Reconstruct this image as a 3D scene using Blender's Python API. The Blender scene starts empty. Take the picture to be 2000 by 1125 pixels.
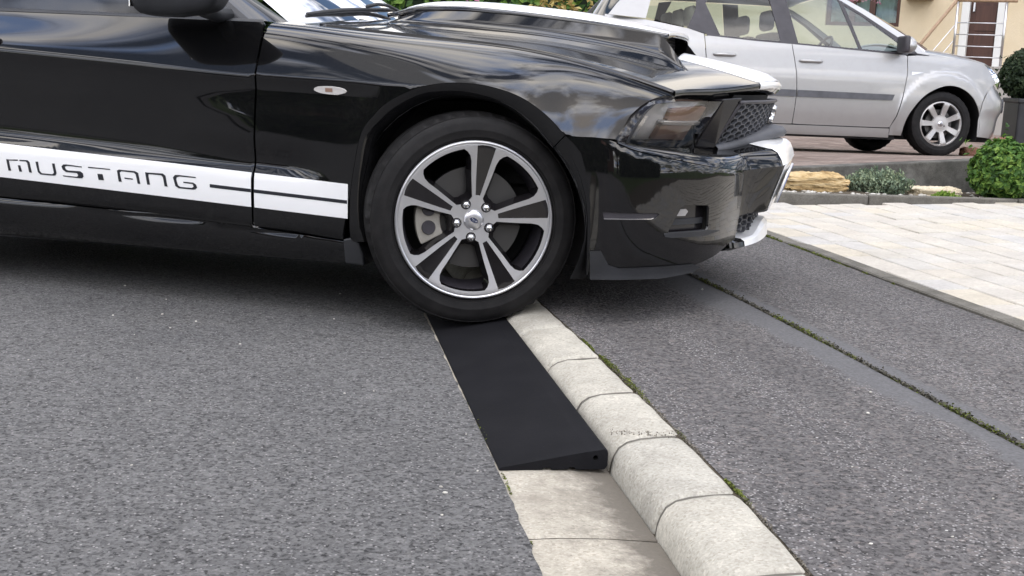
import bpy, bmesh, math, random
import numpy as np
from mathutils import Vector, Matrix
from mathutils.geometry import delaunay_2d_cdt
R = math.radians
random.seed(7); rng = np.random.default_rng(7)
scn = bpy.context.scene
col = scn.collection

# ------------------------------------------------------------------ camera
FPX, ROLL, PITCH, CAMH = 2400.0, R(2.6), R(10.242), 0.89
cam_d = bpy.data.cameras.new('camera'); cam_o = bpy.data.objects.new('camera', cam_d); col.objects.link(cam_o)
cam_d.sensor_width = 36.0; cam_d.lens = 36.0 * FPX / 2000.0; cam_d.clip_start = 0.05; cam_d.clip_end = 2000
_F = Vector((0, math.cos(PITCH), -math.sin(PITCH))); _U0 = Vector((0, math.sin(PITCH), math.cos(PITCH))); _R0 = Vector((1, 0, 0))
_R = _R0 * math.cos(ROLL) + _U0 * math.sin(ROLL); _U = -_R0 * math.sin(ROLL) + _U0 * math.cos(ROLL)
cm = Matrix((_R, _U, -_F)).transposed().to_4x4(); cm.translation = Vector((0, 0, CAMH))
cam_o.matrix_world = cm
scn.camera = cam_o

# ------------------------------------------------------------------ sky and sun
SUN_EL, SUN_AZ = R(52), R(175)          # azimuth measured clockwise from +Y
w = bpy.data.worlds.new('World'); scn.world = w; w.use_nodes = True
nt = w.node_tree; nt.nodes.clear()
def wn(t, **k):
    n = nt.nodes.new(t)
    for a, b in k.items(): setattr(n, a, b)
    return n
sky = wn('ShaderNodeTexSky', sky_type='NISHITA'); sky.sun_disc = False
sky.sun_elevation = SUN_EL; sky.sun_rotation = SUN_AZ; sky.air_density = 1.0; sky.dust_density = 1.5
tc = wn('ShaderNodeTexCoord'); sep = wn('ShaderNodeSeparateXYZ'); nt.links.new(tc.outputs['Generated'], sep.inputs[0])
# clouds lie on a flat layer: direction divided by its height
mx = wn('ShaderNodeMath', operation='MAXIMUM'); nt.links.new(sep.outputs['Z'], mx.inputs[0]); mx.inputs[1].default_value = 0.0
ad = wn('ShaderNodeMath', operation='ADD'); nt.links.new(mx.outputs[0], ad.inputs[0]); ad.inputs[1].default_value = 0.16
dv = wn('ShaderNodeVectorMath', operation='DIVIDE'); cmb = wn('ShaderNodeCombineXYZ')
for i in range(3): nt.links.new(ad.outputs[0], cmb.inputs[i])
nt.links.new(tc.outputs['Generated'], dv.inputs[0]); nt.links.new(cmb.outputs[0], dv.inputs[1])
nz = wn('ShaderNodeTexNoise'); nz.inputs['Scale'].default_value = 2.6; nz.inputs['Detail'].default_value = 9; nz.inputs['Roughness'].default_value = 0.58; nz.inputs['Distortion'].default_value = 0.5
CLOUD = (11.37, 33.1, 0.0)
ofs = wn('ShaderNodeVectorMath', operation='ADD'); ofs.inputs[1].default_value = CLOUD; nt.links.new(dv.outputs[0], ofs.inputs[0])
nt.links.new(ofs.outputs[0], nz.inputs['Vector'])
rp = wn('ShaderNodeValToRGB'); rp.color_ramp.elements[0].position = 0.445; rp.color_ramp.elements[1].position = 0.545
nt.links.new(nz.outputs['Fac'], rp.inputs[0])
nz2 = wn('ShaderNodeTexNoise'); nz2.inputs['Scale'].default_value = 3.4; nz2.inputs['Detail'].default_value = 6
nt.links.new(ofs.outputs[0], nz2.inputs['Vector'])
cr = wn('ShaderNodeValToRGB')
cr.color_ramp.elements[0].position = 0.33; cr.color_ramp.elements[0].color = (0.22, 0.32, 0.56, 1)
cr.color_ramp.elements[1].position = 0.62; cr.color_ramp.elements[1].color = (1.08, 1.0, 0.89, 1)
nt.links.new(nz2.outputs['Fac'], cr.inputs[0])
sc_ = wn('ShaderNodeVectorMath', operation='SCALE'); nt.links.new(cr.outputs[0], sc_.inputs[0])
# clouds are brighter towards the sun that stands behind them
_sd = (math.sin(SUN_AZ) * math.cos(SUN_EL), math.cos(SUN_AZ) * math.cos(SUN_EL), math.sin(SUN_EL))
dt = wn('ShaderNodeVectorMath', operation='DOT_PRODUCT'); nt.links.new(tc.outputs['Generated'], dt.inputs[0]); dt.inputs[1].default_value = _sd
mr = wn('ShaderNodeMapRange'); mr.interpolation_type = 'SMOOTHSTEP'; nt.links.new(dt.outputs['Value'], mr.inputs['Value'])
mr.inputs['From Min'].default_value = -0.1; mr.inputs['From Max'].default_value = 1.0; mr.inputs['To Min'].default_value = 25.0; mr.inputs['To Max'].default_value = 62.0
nt.links.new(mr.outputs[0], sc_.inputs['Scale'])
mixc = wn('ShaderNodeMixRGB'); nt.links.new(rp.outputs[0], mixc.inputs[0]); nt.links.new(sky.outputs[0], mixc.inputs[1]); nt.links.new(sc_.outputs[0], mixc.inputs[2])
bg = wn('ShaderNodeBackground'); bg.inputs['Strength'].default_value = 0.10
out = wn('ShaderNodeOutputWorld'); nt.links.new(mixc.outputs[0], bg.inputs['Color']); nt.links.new(bg.outputs[0], out.inputs['Surface'])

sd = bpy.data.lights.new('sun', 'SUN'); sd.energy = 0.7; sd.angle = R(65); sd.color = (1.0, 0.93, 0.82)
so = bpy.data.objects.new('sun', sd); col.objects.link(so)
_dir = Vector((math.sin(SUN_AZ) * math.cos(SUN_EL), math.cos(SUN_AZ) * math.cos(SUN_EL), math.sin(SUN_EL)))
so.rotation_euler = _dir.to_track_quat('Z', 'Y').to_euler(); so.location = (0, 0, 20)

# ------------------------------------------------------------------ exposure
vs = scn.view_settings; vs.view_transform = 'Standard'; vs.look = 'None'; vs.gamma = 1.0; vs.use_curve_mapping = False
vs.exposure = 0.0

# ------------------------------------------------------------------ helpers
def link(o, parent=None):
    col.objects.link(o)
    if parent is not None: o.parent = parent
    return o
def tag(o, label=None, cat=None, group=None, kind=None):
    if label: o['label'] = label
    if cat: o['category'] = cat
    if group: o['group'] = group
    if kind: o['kind'] = kind
    return o
def empty(name, loc=(0, 0, 0), rz=0.0, mat=None):
    o = bpy.data.objects.new(name, None); o.empty_display_size = 0.1; col.objects.link(o)
    if mat is not None: o.matrix_world = mat
    else: o.location = loc; o.rotation_euler = (0, 0, rz)
    return o
def mesh_obj(name, verts, faces, mat=None, parent=None, smooth=False, normals=None):
    me = bpy.data.meshes.new(name)
    me.from_pydata([tuple(map(float, v)) for v in verts], [], [tuple(f) for f in faces])
    if mat is not None: me.materials.append(mat)
    if smooth or normals is not None: me.polygons.foreach_set('use_smooth', [True] * len(me.polygons))
    me.update()
    if normals is not None: me.normals_split_custom_set_from_vertices([tuple(map(float, n)) for n in normals])
    return link(bpy.data.objects.new(name, me), parent)
def bm_obj(name, bm, mat=None, parent=None, smooth=False):
    bmesh.ops.recalc_face_normals(bm, faces=bm.faces)
    me = bpy.data.meshes.new(name); bm.to_mesh(me); bm.free()
    if mat is not None: me.materials.append(mat)
    if smooth: me.polygons.foreach_set('use_smooth', [True] * len(me.polygons))
    return link(bpy.data.objects.new(name, me), parent)
class MB:
    """collects boxes, prisms, tubes and lathes into one mesh"""
    def __init__(s): s.v = []; s.f = []
    def add(s, v, f):
        k = len(s.v); s.v += [tuple(map(float, p)) for p in v]; s.f += [tuple(i + k for i in q) for q in f]; return s
    def box(s, a, b, rot=None, c=None):
        (x0, y0, z0), (x1, y1, z1) = a, b
        v = [(x0, y0, z0), (x1, y0, z0), (x1, y1, z0), (x0, y1, z0), (x0, y0, z1), (x1, y0, z1), (x1, y1, z1), (x0, y1, z1)]
        if rot is not None: v = [tuple(rot @ Vector(p)) for p in v]
        if c is not None: v = [tuple(Vector(p) + Vector(c)) for p in v]
        return s.add(v, [(0, 3, 2, 1), (4, 5, 6, 7), (0, 1, 5, 4), (1, 2, 6, 5), (2, 3, 7, 6), (3, 0, 4, 7)])
    def prism(s, poly, d, ax):
        """poly: list of 3D points (planar), extruded by vector d"""
        n = len(poly); P = [Vector(p) for p in poly]; Q = [p + Vector(d) for p in P]
        f = [tuple(range(n - 1, -1, -1)), tuple(range(n, 2 * n))]
        for i in range(n): j = (i + 1) % n; f.append((i, j, n + j, n + i))
        return s.add([tuple(p) for p in P + Q], f)
    def tube(s, pts, r, seg=8, cap=True, scale=None):
        P = [Vector(p) for p in pts]; n = len(P); base = len(s.v); ring = []
        prev = None
        for i, p in enumerate(P):
            t = (P[min(i + 1, n - 1)] - P[max(i - 1, 0)]).normalized()
            if prev is None:
                a = t.orthogonal().normalized()
            else:
                a = (prev - t * prev.dot(t)).normalized()
            prev = a; b = t.cross(a); rr = r[i] if hasattr(r, '__len__') else r
            ring.append([p + (a * math.cos(2 * math.pi * k / seg) + b * math.sin(2 * math.pi * k / seg)) * rr for k in range(seg)])
        v = [tuple(q) for rg in ring for q in rg]; f = []
        for i in range(n - 1):
            for k in range(seg):
                k2 = (k + 1) % seg; f.append((i * seg + k, i * seg + k2, (i + 1) * seg + k2, (i + 1) * seg + k))
        if cap: f.append(tuple(range(seg - 1, -1, -1))); f.append(tuple((n - 1) * seg + k for k in range(seg)))
        return s.add(v, f)
    def lathe(s, prof, seg=48, axis='Y', c=(0, 0, 0), closed=False):
        """prof: list of (radius, height along axis)"""
        v = []; n = len(prof)
        for k in range(seg):
            a = 2 * math.pi * k / seg
            for r, h in prof:
                x, y = r * math.cos(a), r * math.sin(a)
                p = (x, h, y) if axis == 'Y' else ((x, y, h) if axis == 'Z' else (h, x, y))
                v.append((p[0] + c[0], p[1] + c[1], p[2] + c[2]))
        f = []
        m = n if closed else n - 1
        for k in range(seg):
            k2 = (k + 1) % seg
            for i in range(m):
                j = (i + 1) % n; f.append((k * n + i, k * n + j, k2 * n + j, k2 * n + i))
        return s.add(v, f)
    def build(s, name, mat=None, parent=None, smooth=False, bevel=0.0, angle=None):
        bm = bmesh.new(); vs_ = [bm.verts.new(p) for p in s.v]
        for f in s.f:
            try: bm.faces.new([vs_[i] for i in f])
            except ValueError: pass
        if bevel > 0:
            bmesh.ops.remove_doubles(bm, verts=bm.verts, dist=1e-5)
            bmesh.ops.recalc_face_normals(bm, faces=bm.faces)
            ed = [e for e in bm.edges if len(e.link_faces) == 2 and e.calc_face_angle(0) > R(30)]
            bmesh.ops.bevel(bm, geom=ed, offset=bevel, segments=2, profile=0.5, affect='EDGES', clamp_overlap=True)
        o = bm_obj(name, bm, mat, parent, smooth)
        if smooth and angle:
            for p in o.data.polygons: p.use_smooth = True
            o.data.set_sharp_from_angle(angle=R(angle))
        return o

def crv(xs, ys, sig=0.0):
    """smooth interpolating function through knots (monotone cubic, then blurred by sig)"""
    xs = np.asarray(xs, float); ys = np.asarray(ys, float)
    h = np.diff(xs); d = np.diff(ys) / h; m = np.zeros(len(xs))
    m[0], m[-1] = d[0], d[-1]
    for i in range(1, len(xs) - 1):
        if d[i - 1] * d[i] > 0:
            w1, w2 = 2 * h[i] + h[i - 1], h[i] + 2 * h[i - 1]; m[i] = (w1 + w2) / (w1 / d[i - 1] + w2 / d[i])
    X = np.linspace(xs[0], xs[-1], 800)
    i = np.clip(np.searchsorted(xs, X) - 1, 0, len(xs) - 2); t = (X - xs[i]) / h[i]
    Yv = (2*t**3-3*t**2+1)*ys[i] + (t**3-2*t**2+t)*h[i]*m[i] + (-2*t**3+3*t**2)*ys[i+1] + (t**3-t**2)*h[i]*m[i+1]
    if sig > 0:
        dx = X[1] - X[0]; n = max(1, int(3 * sig / dx)); k = np.exp(-0.5 * (np.arange(-n, n + 1) * dx / sig) ** 2); k /= k.sum()
        pad = np.concatenate([Yv[0] - (Yv[n:0:-1] - Yv[0]), Yv, Yv[-1] - (Yv[-2:-n - 2:-1] - Yv[-1])])
        Yv = np.convolve(pad, k, 'valid')
    def fn(x):
        x = np.asarray(x, float)
        y = np.interp(x, X, Yv)
        s0 = (Yv[1] - Yv[0]) / (X[1] - X[0]); s1 = (Yv[-1] - Yv[-2]) / (X[-1] - X[-2])
        return np.where(x < X[0], Yv[0] + s0 * (x - X[0]), np.where(x > X[-1], Yv[-1] + s1 * (x - X[-1]), y))
    return fn
def resample(loop, res):
    o = []
    n = len(loop)
    for i in range(n):
        a = np.asarray(loop[i], float); b = np.asarray(loop[(i + 1) % n], float)
        k = max(1, int(math.ceil(np.linalg.norm(b - a) / res)))
        for j in range(k): o.append(a + (b - a) * j / k)
    return np.array(o)
def smooth_pts(pts, per=8):
    """Catmull-Rom through open polyline points"""
    P = [np.asarray(p, float) for p in pts]; P = [2 * P[0] - P[1]] + P + [2 * P[-1] - P[-2]]; o = []
    for i in range(1, len(P) - 2):
        for j in range(per):
            t = j / per; a, b, c, d = P[i - 1], P[i], P[i + 1], P[i + 2]
            o.append(0.5 * ((2 * b) + (-a + c) * t + (2*a - 5*b + 4*c - d) * t * t + (-a + 3*b - 3*c + d) * t ** 3))
    o.append(P[-2]); return o
def inside(loops, q):
    c = np.zeros(len(q), bool)
    for L in loops:
        x, y = L[:, 0], L[:, 1]; x2, y2 = np.roll(x, -1), np.roll(y, -1)
        for i in range(len(L)):
            cond = (y[i] > q[:, 1]) != (y2[i] > q[:, 1])
            if cond.any():
                xi = (x2[i] - x[i]) * (q[:, 1] - y[i]) / (y2[i] - y[i] + 1e-30) + x[i]
                c ^= cond & (q[:, 0] < xi)
    return c
def tri_region(loops, res, asp=1.0):
    """triangulate a region bounded by loops (first outer, others holes) with an inner grid. asp: v step multiplier"""
    sc = np.array([1.0, 1.0 / asp])
    Ls = [resample(np.asarray(l, float) * sc, res) for l in loops]
    B = np.concatenate(Ls)
    lo, hi = B.min(0), B.max(0)
    gx = np.arange(lo[0] + res * 0.5, hi[0], res); gy = np.arange(lo[1] + res * 0.5, hi[1], res)
    if len(gx) and len(gy):
        G = np.stack(np.meshgrid(gx, gy), -1).reshape(-1, 2)
        G = G[inside(Ls, G)]
        if len(G):
            d = np.full(len(G), 1e9)
            for b in B: d = np.minimum(d, ((G - b) ** 2).sum(1))
            G = G[d > (0.45 * res) ** 2]
    else: G = np.zeros((0, 2))
    allp = np.concatenate([B, G]) if len(G) else B
    edges = []; k = 0
    for L in Ls:
        n = len(L); edges += [(k + i, k + (i + 1) % n) for i in range(n)]; k += n
    r = delaunay_2d_cdt([Vector((float(p[0]), float(p[1]))) for p in allp], edges, [], 0, 1e-7)
    V2 = np.array([[p.x, p.y] for p in r[0]]); F = [f for f in r[2]]
    cen = np.array([V2[list(f)].mean(0) for f in F]); ok = inside(Ls, cen)
    F = [f for f, g in zip(F, ok) if g]
    ecount = {}
    for f in F:
        for i in range(len(f)):
            a, b = f[i], f[(i + 1) % len(f)]; ecount.setdefault((min(a, b), max(a, b)), []).append((a, b))
    bnd = [e[0] for e in ecount.values() if len(e) == 1]
    return V2 / sc, F, bnd
def patch(name, loops, surf, mat, parent=None, res=0.03, out=(0, -1, 0), fold=0.012, off=0.0, asp=1.0, mirror=False, eps=2e-3, foldmat=None):
    """trimmed parametric surface: loops in (u,v), surf(u,v)->(n,3); smooth exact normals; edges folded inwards by fold"""
    UV, F, bnd = tri_region(loops, res, asp)
    u, v = UV[:, 0], UV[:, 1]
    P = surf(u, v)
    Pu = surf(u + eps, v) - surf(u - eps, v); Pv = surf(u, v + eps) - surf(u, v - eps)
    N = np.cross(Pu, Pv); N /= (np.linalg.norm(N, axis=1)[:, None] + 1e-12)
    o_ = np.asarray(out, float)
    if (N @ o_).mean() < 0: N = -N
    P = P + N * off
    faces = []
    flipb = None
    for f in F:
        a, b, c = P[f[0]], P[f[1]], P[f[2]]
        fl = np.cross(b - a, c - a) @ N[f[0]] < 0
        if flipb is None: flipb = fl
        faces.append(tuple(reversed(f)) if fl else tuple(f))
    if fold > 0:
        k = len(P); idx = {}
        bv = []
        for a, b in bnd:
            for q in (a, b):
                if q not in idx: idx[q] = len(bv); bv.append(q)
        m = len(bv)
        side = np.zeros((m, 3))
        ff = []
        for a, b in bnd:
            t = P[b] - P[a]
            nrm = np.cross(t, N[a])
            if flipb: nrm = -nrm
            side[idx[a]] += nrm; side[idx[b]] += nrm
            q = (k + idx[b], k + idx[a], k + m + idx[a], k + m + idx[b])
            ff.append(tuple(reversed(q)) if flipb else q)
        side /= (np.linalg.norm(side, axis=1)[:, None] + 1e-12)
        P1 = P[bv]; P2 = P1 - N[bv] * fold
        P = np.concatenate([P, P1, P2]); N = np.concatenate([N, (side * .75 + N[bv] * .66), side]); faces += ff
        N /= (np.linalg.norm(N, axis=1)[:, None] + 1e-12)
    ob = mesh_obj(name, P, faces, mat, parent, normals=N)
    if mirror:
        P2 = P * np.array([1, -1, 1]); N2 = N * np.array([1, -1, 1])
        mesh_obj(name, P2, [tuple(reversed(f)) for f in faces], mat, parent, normals=N2)
    return ob

# ------------------------------------------------------------------ materials
MATS = {}
def mat(name, base=(0.5, 0.5, 0.5), rough=0.5, metal=0.0, spec=0.5, coat=0.0, ior=1.5, trans=0.0, emit=None, coat_rough=0.03, alpha=1.0):
    m = bpy.data.materials.new(name); m.use_nodes = True
    b = m.node_tree.nodes['Principled BSDF']
    b.inputs['Base Color'].default_value = (*base, 1); b.inputs['Roughness'].default_value = rough; b.inputs['Metallic'].default_value = metal
    b.inputs['Specular IOR Level'].default_value = spec; b.inputs['Coat Weight'].default_value = coat; b.inputs['Coat Roughness'].default_value = coat_rough
    b.inputs['IOR'].default_value = ior; b.inputs['Transmission Weight'].default_value = trans; b.inputs['Alpha'].default_value = alpha
    MATS[name] = m; return m
def nodes(m): return m.node_tree, m.node_tree.nodes['Principled BSDF']
def N_(t, typ, **k):
    n = t.nodes.new(typ)
    for a, b in k.items():
        if a in n.inputs.keys() if hasattr(n.inputs, 'keys') else False: n.inputs[a].default_value = b
        else: setattr(n, a, b)
    return n
def ramp(t, fac, stops):
    r = t.nodes.new('ShaderNodeValToRGB'); e = r.color_ramp.elements
    while len(e) < len(stops): e.new(0.5)
    for el, (p, c) in zip(e, stops): el.position = p; el.color = (*c, 1) if len(c) == 3 else c
    t.links.new(fac, r.inputs[0]); return r.outputs[0]
def noise(t, vec, scale, detail=4, rough=0.55, dist=0.0):
    n = t.nodes.new('ShaderNodeTexNoise'); n.inputs['Scale'].default_value = scale; n.inputs['Detail'].default_value = detail; n.inputs['Roughness'].default_value = rough; n.inputs['Distortion'].default_value = dist
    if vec is not None: t.links.new(vec, n.inputs['Vector'])
    return n.outputs['Fac']
def voro(t, vec, scale, feat='F1', outp='Distance', rnd=1.0):
    n = t.nodes.new('ShaderNodeTexVoronoi'); n.feature = feat; n.inputs['Scale'].default_value = scale; n.inputs['Randomness'].default_value = rnd
    t.links.new(vec, n.inputs['Vector']); return n.outputs[outp]
def mixrgb(t, fac, a, b, mode='MIX'):
    n = t.nodes.new('ShaderNodeMixRGB'); n.blend_type = mode
    for k, q in ((0, fac), (1, a), (2, b)):
        if isinstance(q, (int, float)): n.inputs[k].default_value = q
        elif isinstance(q, tuple): n.inputs[k].default_value = (*q, 1) if len(q) == 3 else q
        else: t.links.new(q, n.inputs[k])
    return n.outputs[0]
def objco(t): return t.nodes.new('ShaderNodeTexCoord').outputs['Object']
def worldco(t): return t.nodes.new('ShaderNodeNewGeometry').outputs['Position']
def bump(t, b, height, dist=0.01, strength=1.0):
    n = t.nodes.new('ShaderNodeBump'); n.inputs['Distance'].default_value = dist; n.inputs['Strength'].default_value = strength
    t.links.new(height, n.inputs['Height']); t.links.new(n.outputs[0], b.inputs['Normal']); return n

def asphalt(name, dark, mid, light, tint, chips=0.35, dens=0.86, band=False):
    m = mat(name, mid, 0.85, spec=0.3); t, b = nodes(m); co = worldco(t)
    def cells(scale):
        c = t.nodes.new('ShaderNodeTexVoronoi'); c.inputs['Scale'].default_value = scale; t.links.new(co, c.inputs['Vector'])
        q = t.nodes.new('ShaderNodeSeparateColor'); t.links.new(c.outputs['Color'], q.inputs[0]); return c, q
    c1, s1 = cells(98); c2, s2 = cells(165); c3, s3 = cells(150); c4, s4 = cells(75)
    base = ramp(t, s1.outputs[0], [(0.0, dark), (0.22, mid), (0.75, light), (1.0, tint)])
    fine = ramp(t, s2.outputs[1], [(0.0, dark), (0.35, mid), (1.0, light)])
    base = mixrgb(t, 0.45, base, fine)
    big = noise(t, co, 1.1, 6, 0.6); base = mixrgb(t, 1.0, base, ramp(t, big, [(0.3, (0.86, 0.86, 0.865)), (0.7, (1.09, 1.085, 1.08))]), 'MULTIPLY')
    mid_ = noise(t, co, 14, 4, 0.6); base = mixrgb(t, 1.0, base, ramp(t, mid_, [(0.3, (0.95, 0.95, 0.95)), (0.7, (1.04, 1.04, 1.04))]), 'MULTIPLY')
    # dark pits between the grains
    nz_ = noise(t, co, 100, 3, 0.6); pit = ramp(t, nz_, [(0.37, (0.22, 0.22, 0.23)), (0.45, (1, 1, 1))]); base = mixrgb(t, 0.85, base, pit, 'MULTIPLY')
    # exposed light stones, many small and a few larger
    fac = mixrgb(t, 1.0, ramp(t, s3.outputs[2], [(dens, (0, 0, 0)), (dens + 0.02, (1, 1, 1))]), ramp(t, c3.outputs['Distance'], [(0.25, (1, 1, 1)), (0.45, (0, 0, 0))]), 'MULTIPLY')
    base = mixrgb(t, fac, base, ramp(t, s3.outputs[0], [(0, (chips * 0.75, chips * 0.72, chips * 0.72)), (1, (chips * 1.25, chips * 1.2, chips * 1.16))]))
    fac = mixrgb(t, 1.0, ramp(t, s4.outputs[2], [(0.993, (0, 0, 0)), (0.995, (1, 1, 1))]), ramp(t, c4.outputs['Distance'], [(0.18, (1, 1, 1)), (0.28, (0, 0, 0))]), 'MULTIPLY')
    base = mixrgb(t, fac, base, (chips * 1.7, chips * 1.66, chips * 1.6))
    h = mixrgb(t, 0.5, c1.outputs['Distance'], nz_)
    if band:      # worn smooth skin of tar beside the joint, carried as a mesh attribute
        at_ = t.nodes.new('ShaderNodeAttribute'); at_.attribute_name = 'band'; nb_ = noise(t, co, 16, 6, 0.7)
        ad_ = t.nodes.new('ShaderNodeMath'); ad_.operation = 'ADD'; t.links.new(at_.outputs['Fac'], ad_.inputs[0]); t.links.new(nb_, ad_.inputs[1])
        bf = ramp(t, ad_.outputs[0], [(0.70, (0, 0, 0)), (0.95, (0.92, 0.92, 0.92))])
        n2 = noise(t, co, 120, 3); tc_ = ramp(t, n2, [(0.3, (mid[0] * 1.0, mid[1] * 1.04, mid[2] * 1.08)), (0.7, (light[0] * 0.95, light[1] * 0.99, light[2] * 1.03))])
        base = mixrgb(t, bf, base, tc_); h = mixrgb(t, bf, h, (0.4, 0.4, 0.4))
    t.links.new(base, b.inputs['Base Color']); bump(t, b, h, 0.005, 0.75)
    return m
asphalt('road_asphalt', (0.040, 0.0395, 0.039), (0.102, 0.1005, 0.0995), (0.156, 0.154, 0.152), (0.20, 0.195, 0.19), 0.27, 0.93)
asphalt('pavement_asphalt', (0.038, 0.0355, 0.035), (0.094, 0.089, 0.0875), (0.155, 0.1475, 0.145), (0.23, 0.20, 0.185), 0.30, 0.82, True)
def tarband():
    m = mat('smooth_tar', (0.13, 0.135, 0.15), 0.8, spec=0.3); t, b = nodes(m); co = worldco(t)
    n1 = noise(t, co, 5, 6); c = ramp(t, n1, [(0.3, (0.10, 0.104, 0.118)), (0.7, (0.19, 0.193, 0.21))])
    n2 = noise(t, co, 90, 3); c = mixrgb(t, 0.6, c, ramp(t, n2, [(0.35, (0.65, 0.65, 0.66)), (0.7, (1.2, 1.2, 1.18))]), 'MULTIPLY')
    t.links.new(c, b.inputs['Base Color']); bump(t, b, n2, 0.002, 0.5)
tarband()
def concrete(name, a, b_, spots=(0.16, 0.145, 0.12), stain=(0.30, 0.27, 0.235), perobj=True, toe=None):
    m = mat(name, a, 0.9, spec=0.25); t, b = nodes(m); co = worldco(t)
    n1 = noise(t, co, 9, 6, 0.6); c = ramp(t, n1, [(0.3, b_), (0.62, a)])
    n2 = noise(t, co, 150, 3, 0.6); c = mixrgb(t, 0.5, c, ramp(t, n2, [(0.3, (0.72, 0.71, 0.69)), (0.6, (1.08, 1.08, 1.07))]), 'MULTIPLY')
    vc = t.nodes.new('ShaderNodeTexVoronoi'); vc.inputs['Scale'].default_value = 190; t.links.new(co, vc.inputs['Vector']); vs_ = t.nodes.new('ShaderNodeSeparateColor'); t.links.new(vc.outputs['Color'], vs_.inputs[0])
    c = mixrgb(t, 1.0, c, ramp(t, vs_.outputs[0], [(0.0, (0.78, 0.77, 0.75)), (0.2, (0.95, 0.95, 0.94)), (0.8, (1.03, 1.03, 1.02)), (1.0, (1.18, 1.18, 1.17))]), 'MULTIPLY')
    n3 = noise(t, co, 45, 5, 0.7, 0.0); c = mixrgb(t, ramp(t, n3, [(0.66, (0, 0, 0)), (0.73, (0.75, 0.75, 0.75))]), c, spots)
    n4 = noise(t, co, 3.2, 7, 0.65); c = mixrgb(t, ramp(t, n4, [(0.52, (0, 0, 0)), (0.72, (0.7, 0.7, 0.7))]), c, stain)
    if perobj:
        oi = t.nodes.new('ShaderNodeObjectInfo'); c = mixrgb(t, 1.0, c, ramp(t, oi.outputs['Random'], [(0, (0.92, 0.92, 0.92)), (1, (1.06, 1.05, 1.03))]), 'MULTIPLY')
    if toe:
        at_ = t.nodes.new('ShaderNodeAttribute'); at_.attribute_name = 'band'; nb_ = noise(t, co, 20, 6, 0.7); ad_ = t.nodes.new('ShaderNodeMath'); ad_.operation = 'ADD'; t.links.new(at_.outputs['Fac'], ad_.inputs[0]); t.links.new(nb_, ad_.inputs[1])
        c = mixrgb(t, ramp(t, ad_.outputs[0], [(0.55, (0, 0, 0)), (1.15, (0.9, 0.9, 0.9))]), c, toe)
    t.links.new(c, b.inputs['Base Color']); h = mixrgb(t, 0.4, n2, n3); bump(t, b, h, 0.003, 0.45)
    return m
concrete('kerb_concrete', (0.48, 0.458, 0.405), (0.37, 0.352, 0.31), stain=(0.30, 0.278, 0.235))
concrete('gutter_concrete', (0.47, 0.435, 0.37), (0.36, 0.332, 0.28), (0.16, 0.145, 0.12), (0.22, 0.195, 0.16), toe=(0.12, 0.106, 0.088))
concrete('edging_concrete', (0.19, 0.18, 0.16), (0.12, 0.113, 0.10), (0.055, 0.055, 0.042), (0.08, 0.075, 0.062))
concrete('wall_concrete', (0.115, 0.112, 0.102), (0.06, 0.058, 0.053), (0.035, 0.035, 0.03), (0.235, 0.23, 0.215))
def paver():
    m = mat('paver_stone', (0.7, 0.62, 0.5), 0.85, spec=0.25); t, b = nodes(m); co = worldco(t)
    oi = t.nodes.new('ShaderNodeObjectInfo')
    c = ramp(t, oi.outputs['Random'], [(0, (0.50, 0.477, 0.44)), (0.3, (0.535, 0.495, 0.43)), (0.55, (0.49, 0.478, 0.46)), (0.8, (0.545, 0.50, 0.415)), (1, (0.515, 0.50, 0.475))])
    n1 = noise(t, co, 6, 6); c = mixrgb(t, 1.0, c, ramp(t, n1, [(0.3, (0.86, 0.85, 0.84)), (0.7, (1.06, 1.06, 1.05))]), 'MULTIPLY')
    n2 = noise(t, co, 70, 4); c = mixrgb(t, 0.5, c, ramp(t, n2, [(0.3, (0.75, 0.74, 0.72)), (0.6, (1.05, 1.05, 1.05))]), 'MULTIPLY')
    t.links.new(c, b.inputs['Base Color']); bump(t, b, n2, 0.004, 0.5)
paver()
def paintmat(name, base, rough, coat, ior=1.5, orange=True):
    m = mat(name, base, rough, coat=coat, ior=ior); t, b = nodes(m)
    b.inputs['Coat IOR'].default_value = 1.58
    co = objco(t); n = noise(t, co, 60, 2)
    bump(t, b, n, 0.00012, 0.6)
    dust = noise(t, co, 90, 5, 0.7); film = noise(t, co, 3, 5, 0.6)
    if base[0] < 0.1:
        fm = mixrgb(t, 1.0, ramp(t, dust, [(0.45, (0.2, 0.2, 0.2)), (0.75, (1, 1, 1))]), ramp(t, film, [(0.3, (0.1, 0.1, 0.1)), (0.7, (1, 1, 1))]), 'MULTIPLY'); t.links.new(mixrgb(t, fm, base, (0.012, 0.0115, 0.0105)), b.inputs['Base Color'])
    d = noise(t, co, 7, 6); r_ = ramp(t, d, [(0.35, (0.02, 0.02, 0.02)), (0.75, (0.055, 0.055, 0.055))])
    t.links.new(r_, b.inputs['Coat Roughness'])
    return m
paintmat('black_paint', (0.0022, 0.0023, 0.0030), 0.25, 1.0, 1.12)
paintmat('white_paint', (0.82, 0.82, 0.815), 0.3, 0.6)
mat('white_vinyl', (0.80, 0.80, 0.795), 0.35, coat=0.3)
mat('black_vinyl', (0.012, 0.013, 0.018), 0.35)
def silverpaint():
    m = mat('silver_paint', (0.56, 0.565, 0.58), 0.34, metal=0.55, coat=0.8); t, b = nodes(m)
    co = objco(t); sp = t.nodes.new('ShaderNodeSeparateXYZ'); t.links.new(co, sp.inputs[0])
    n1 = noise(t, co, 14, 6, 0.65); 
    c = mixrgb(t, ramp(t, n1, [(0.45, (0, 0, 0)), (0.8, (0.25, 0.25, 0.25))]), (0.37, 0.368, 0.365), (0.29, 0.282, 0.27))
    t.links.new(c, b.inputs['Base Color'])
silverpaint()
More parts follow.
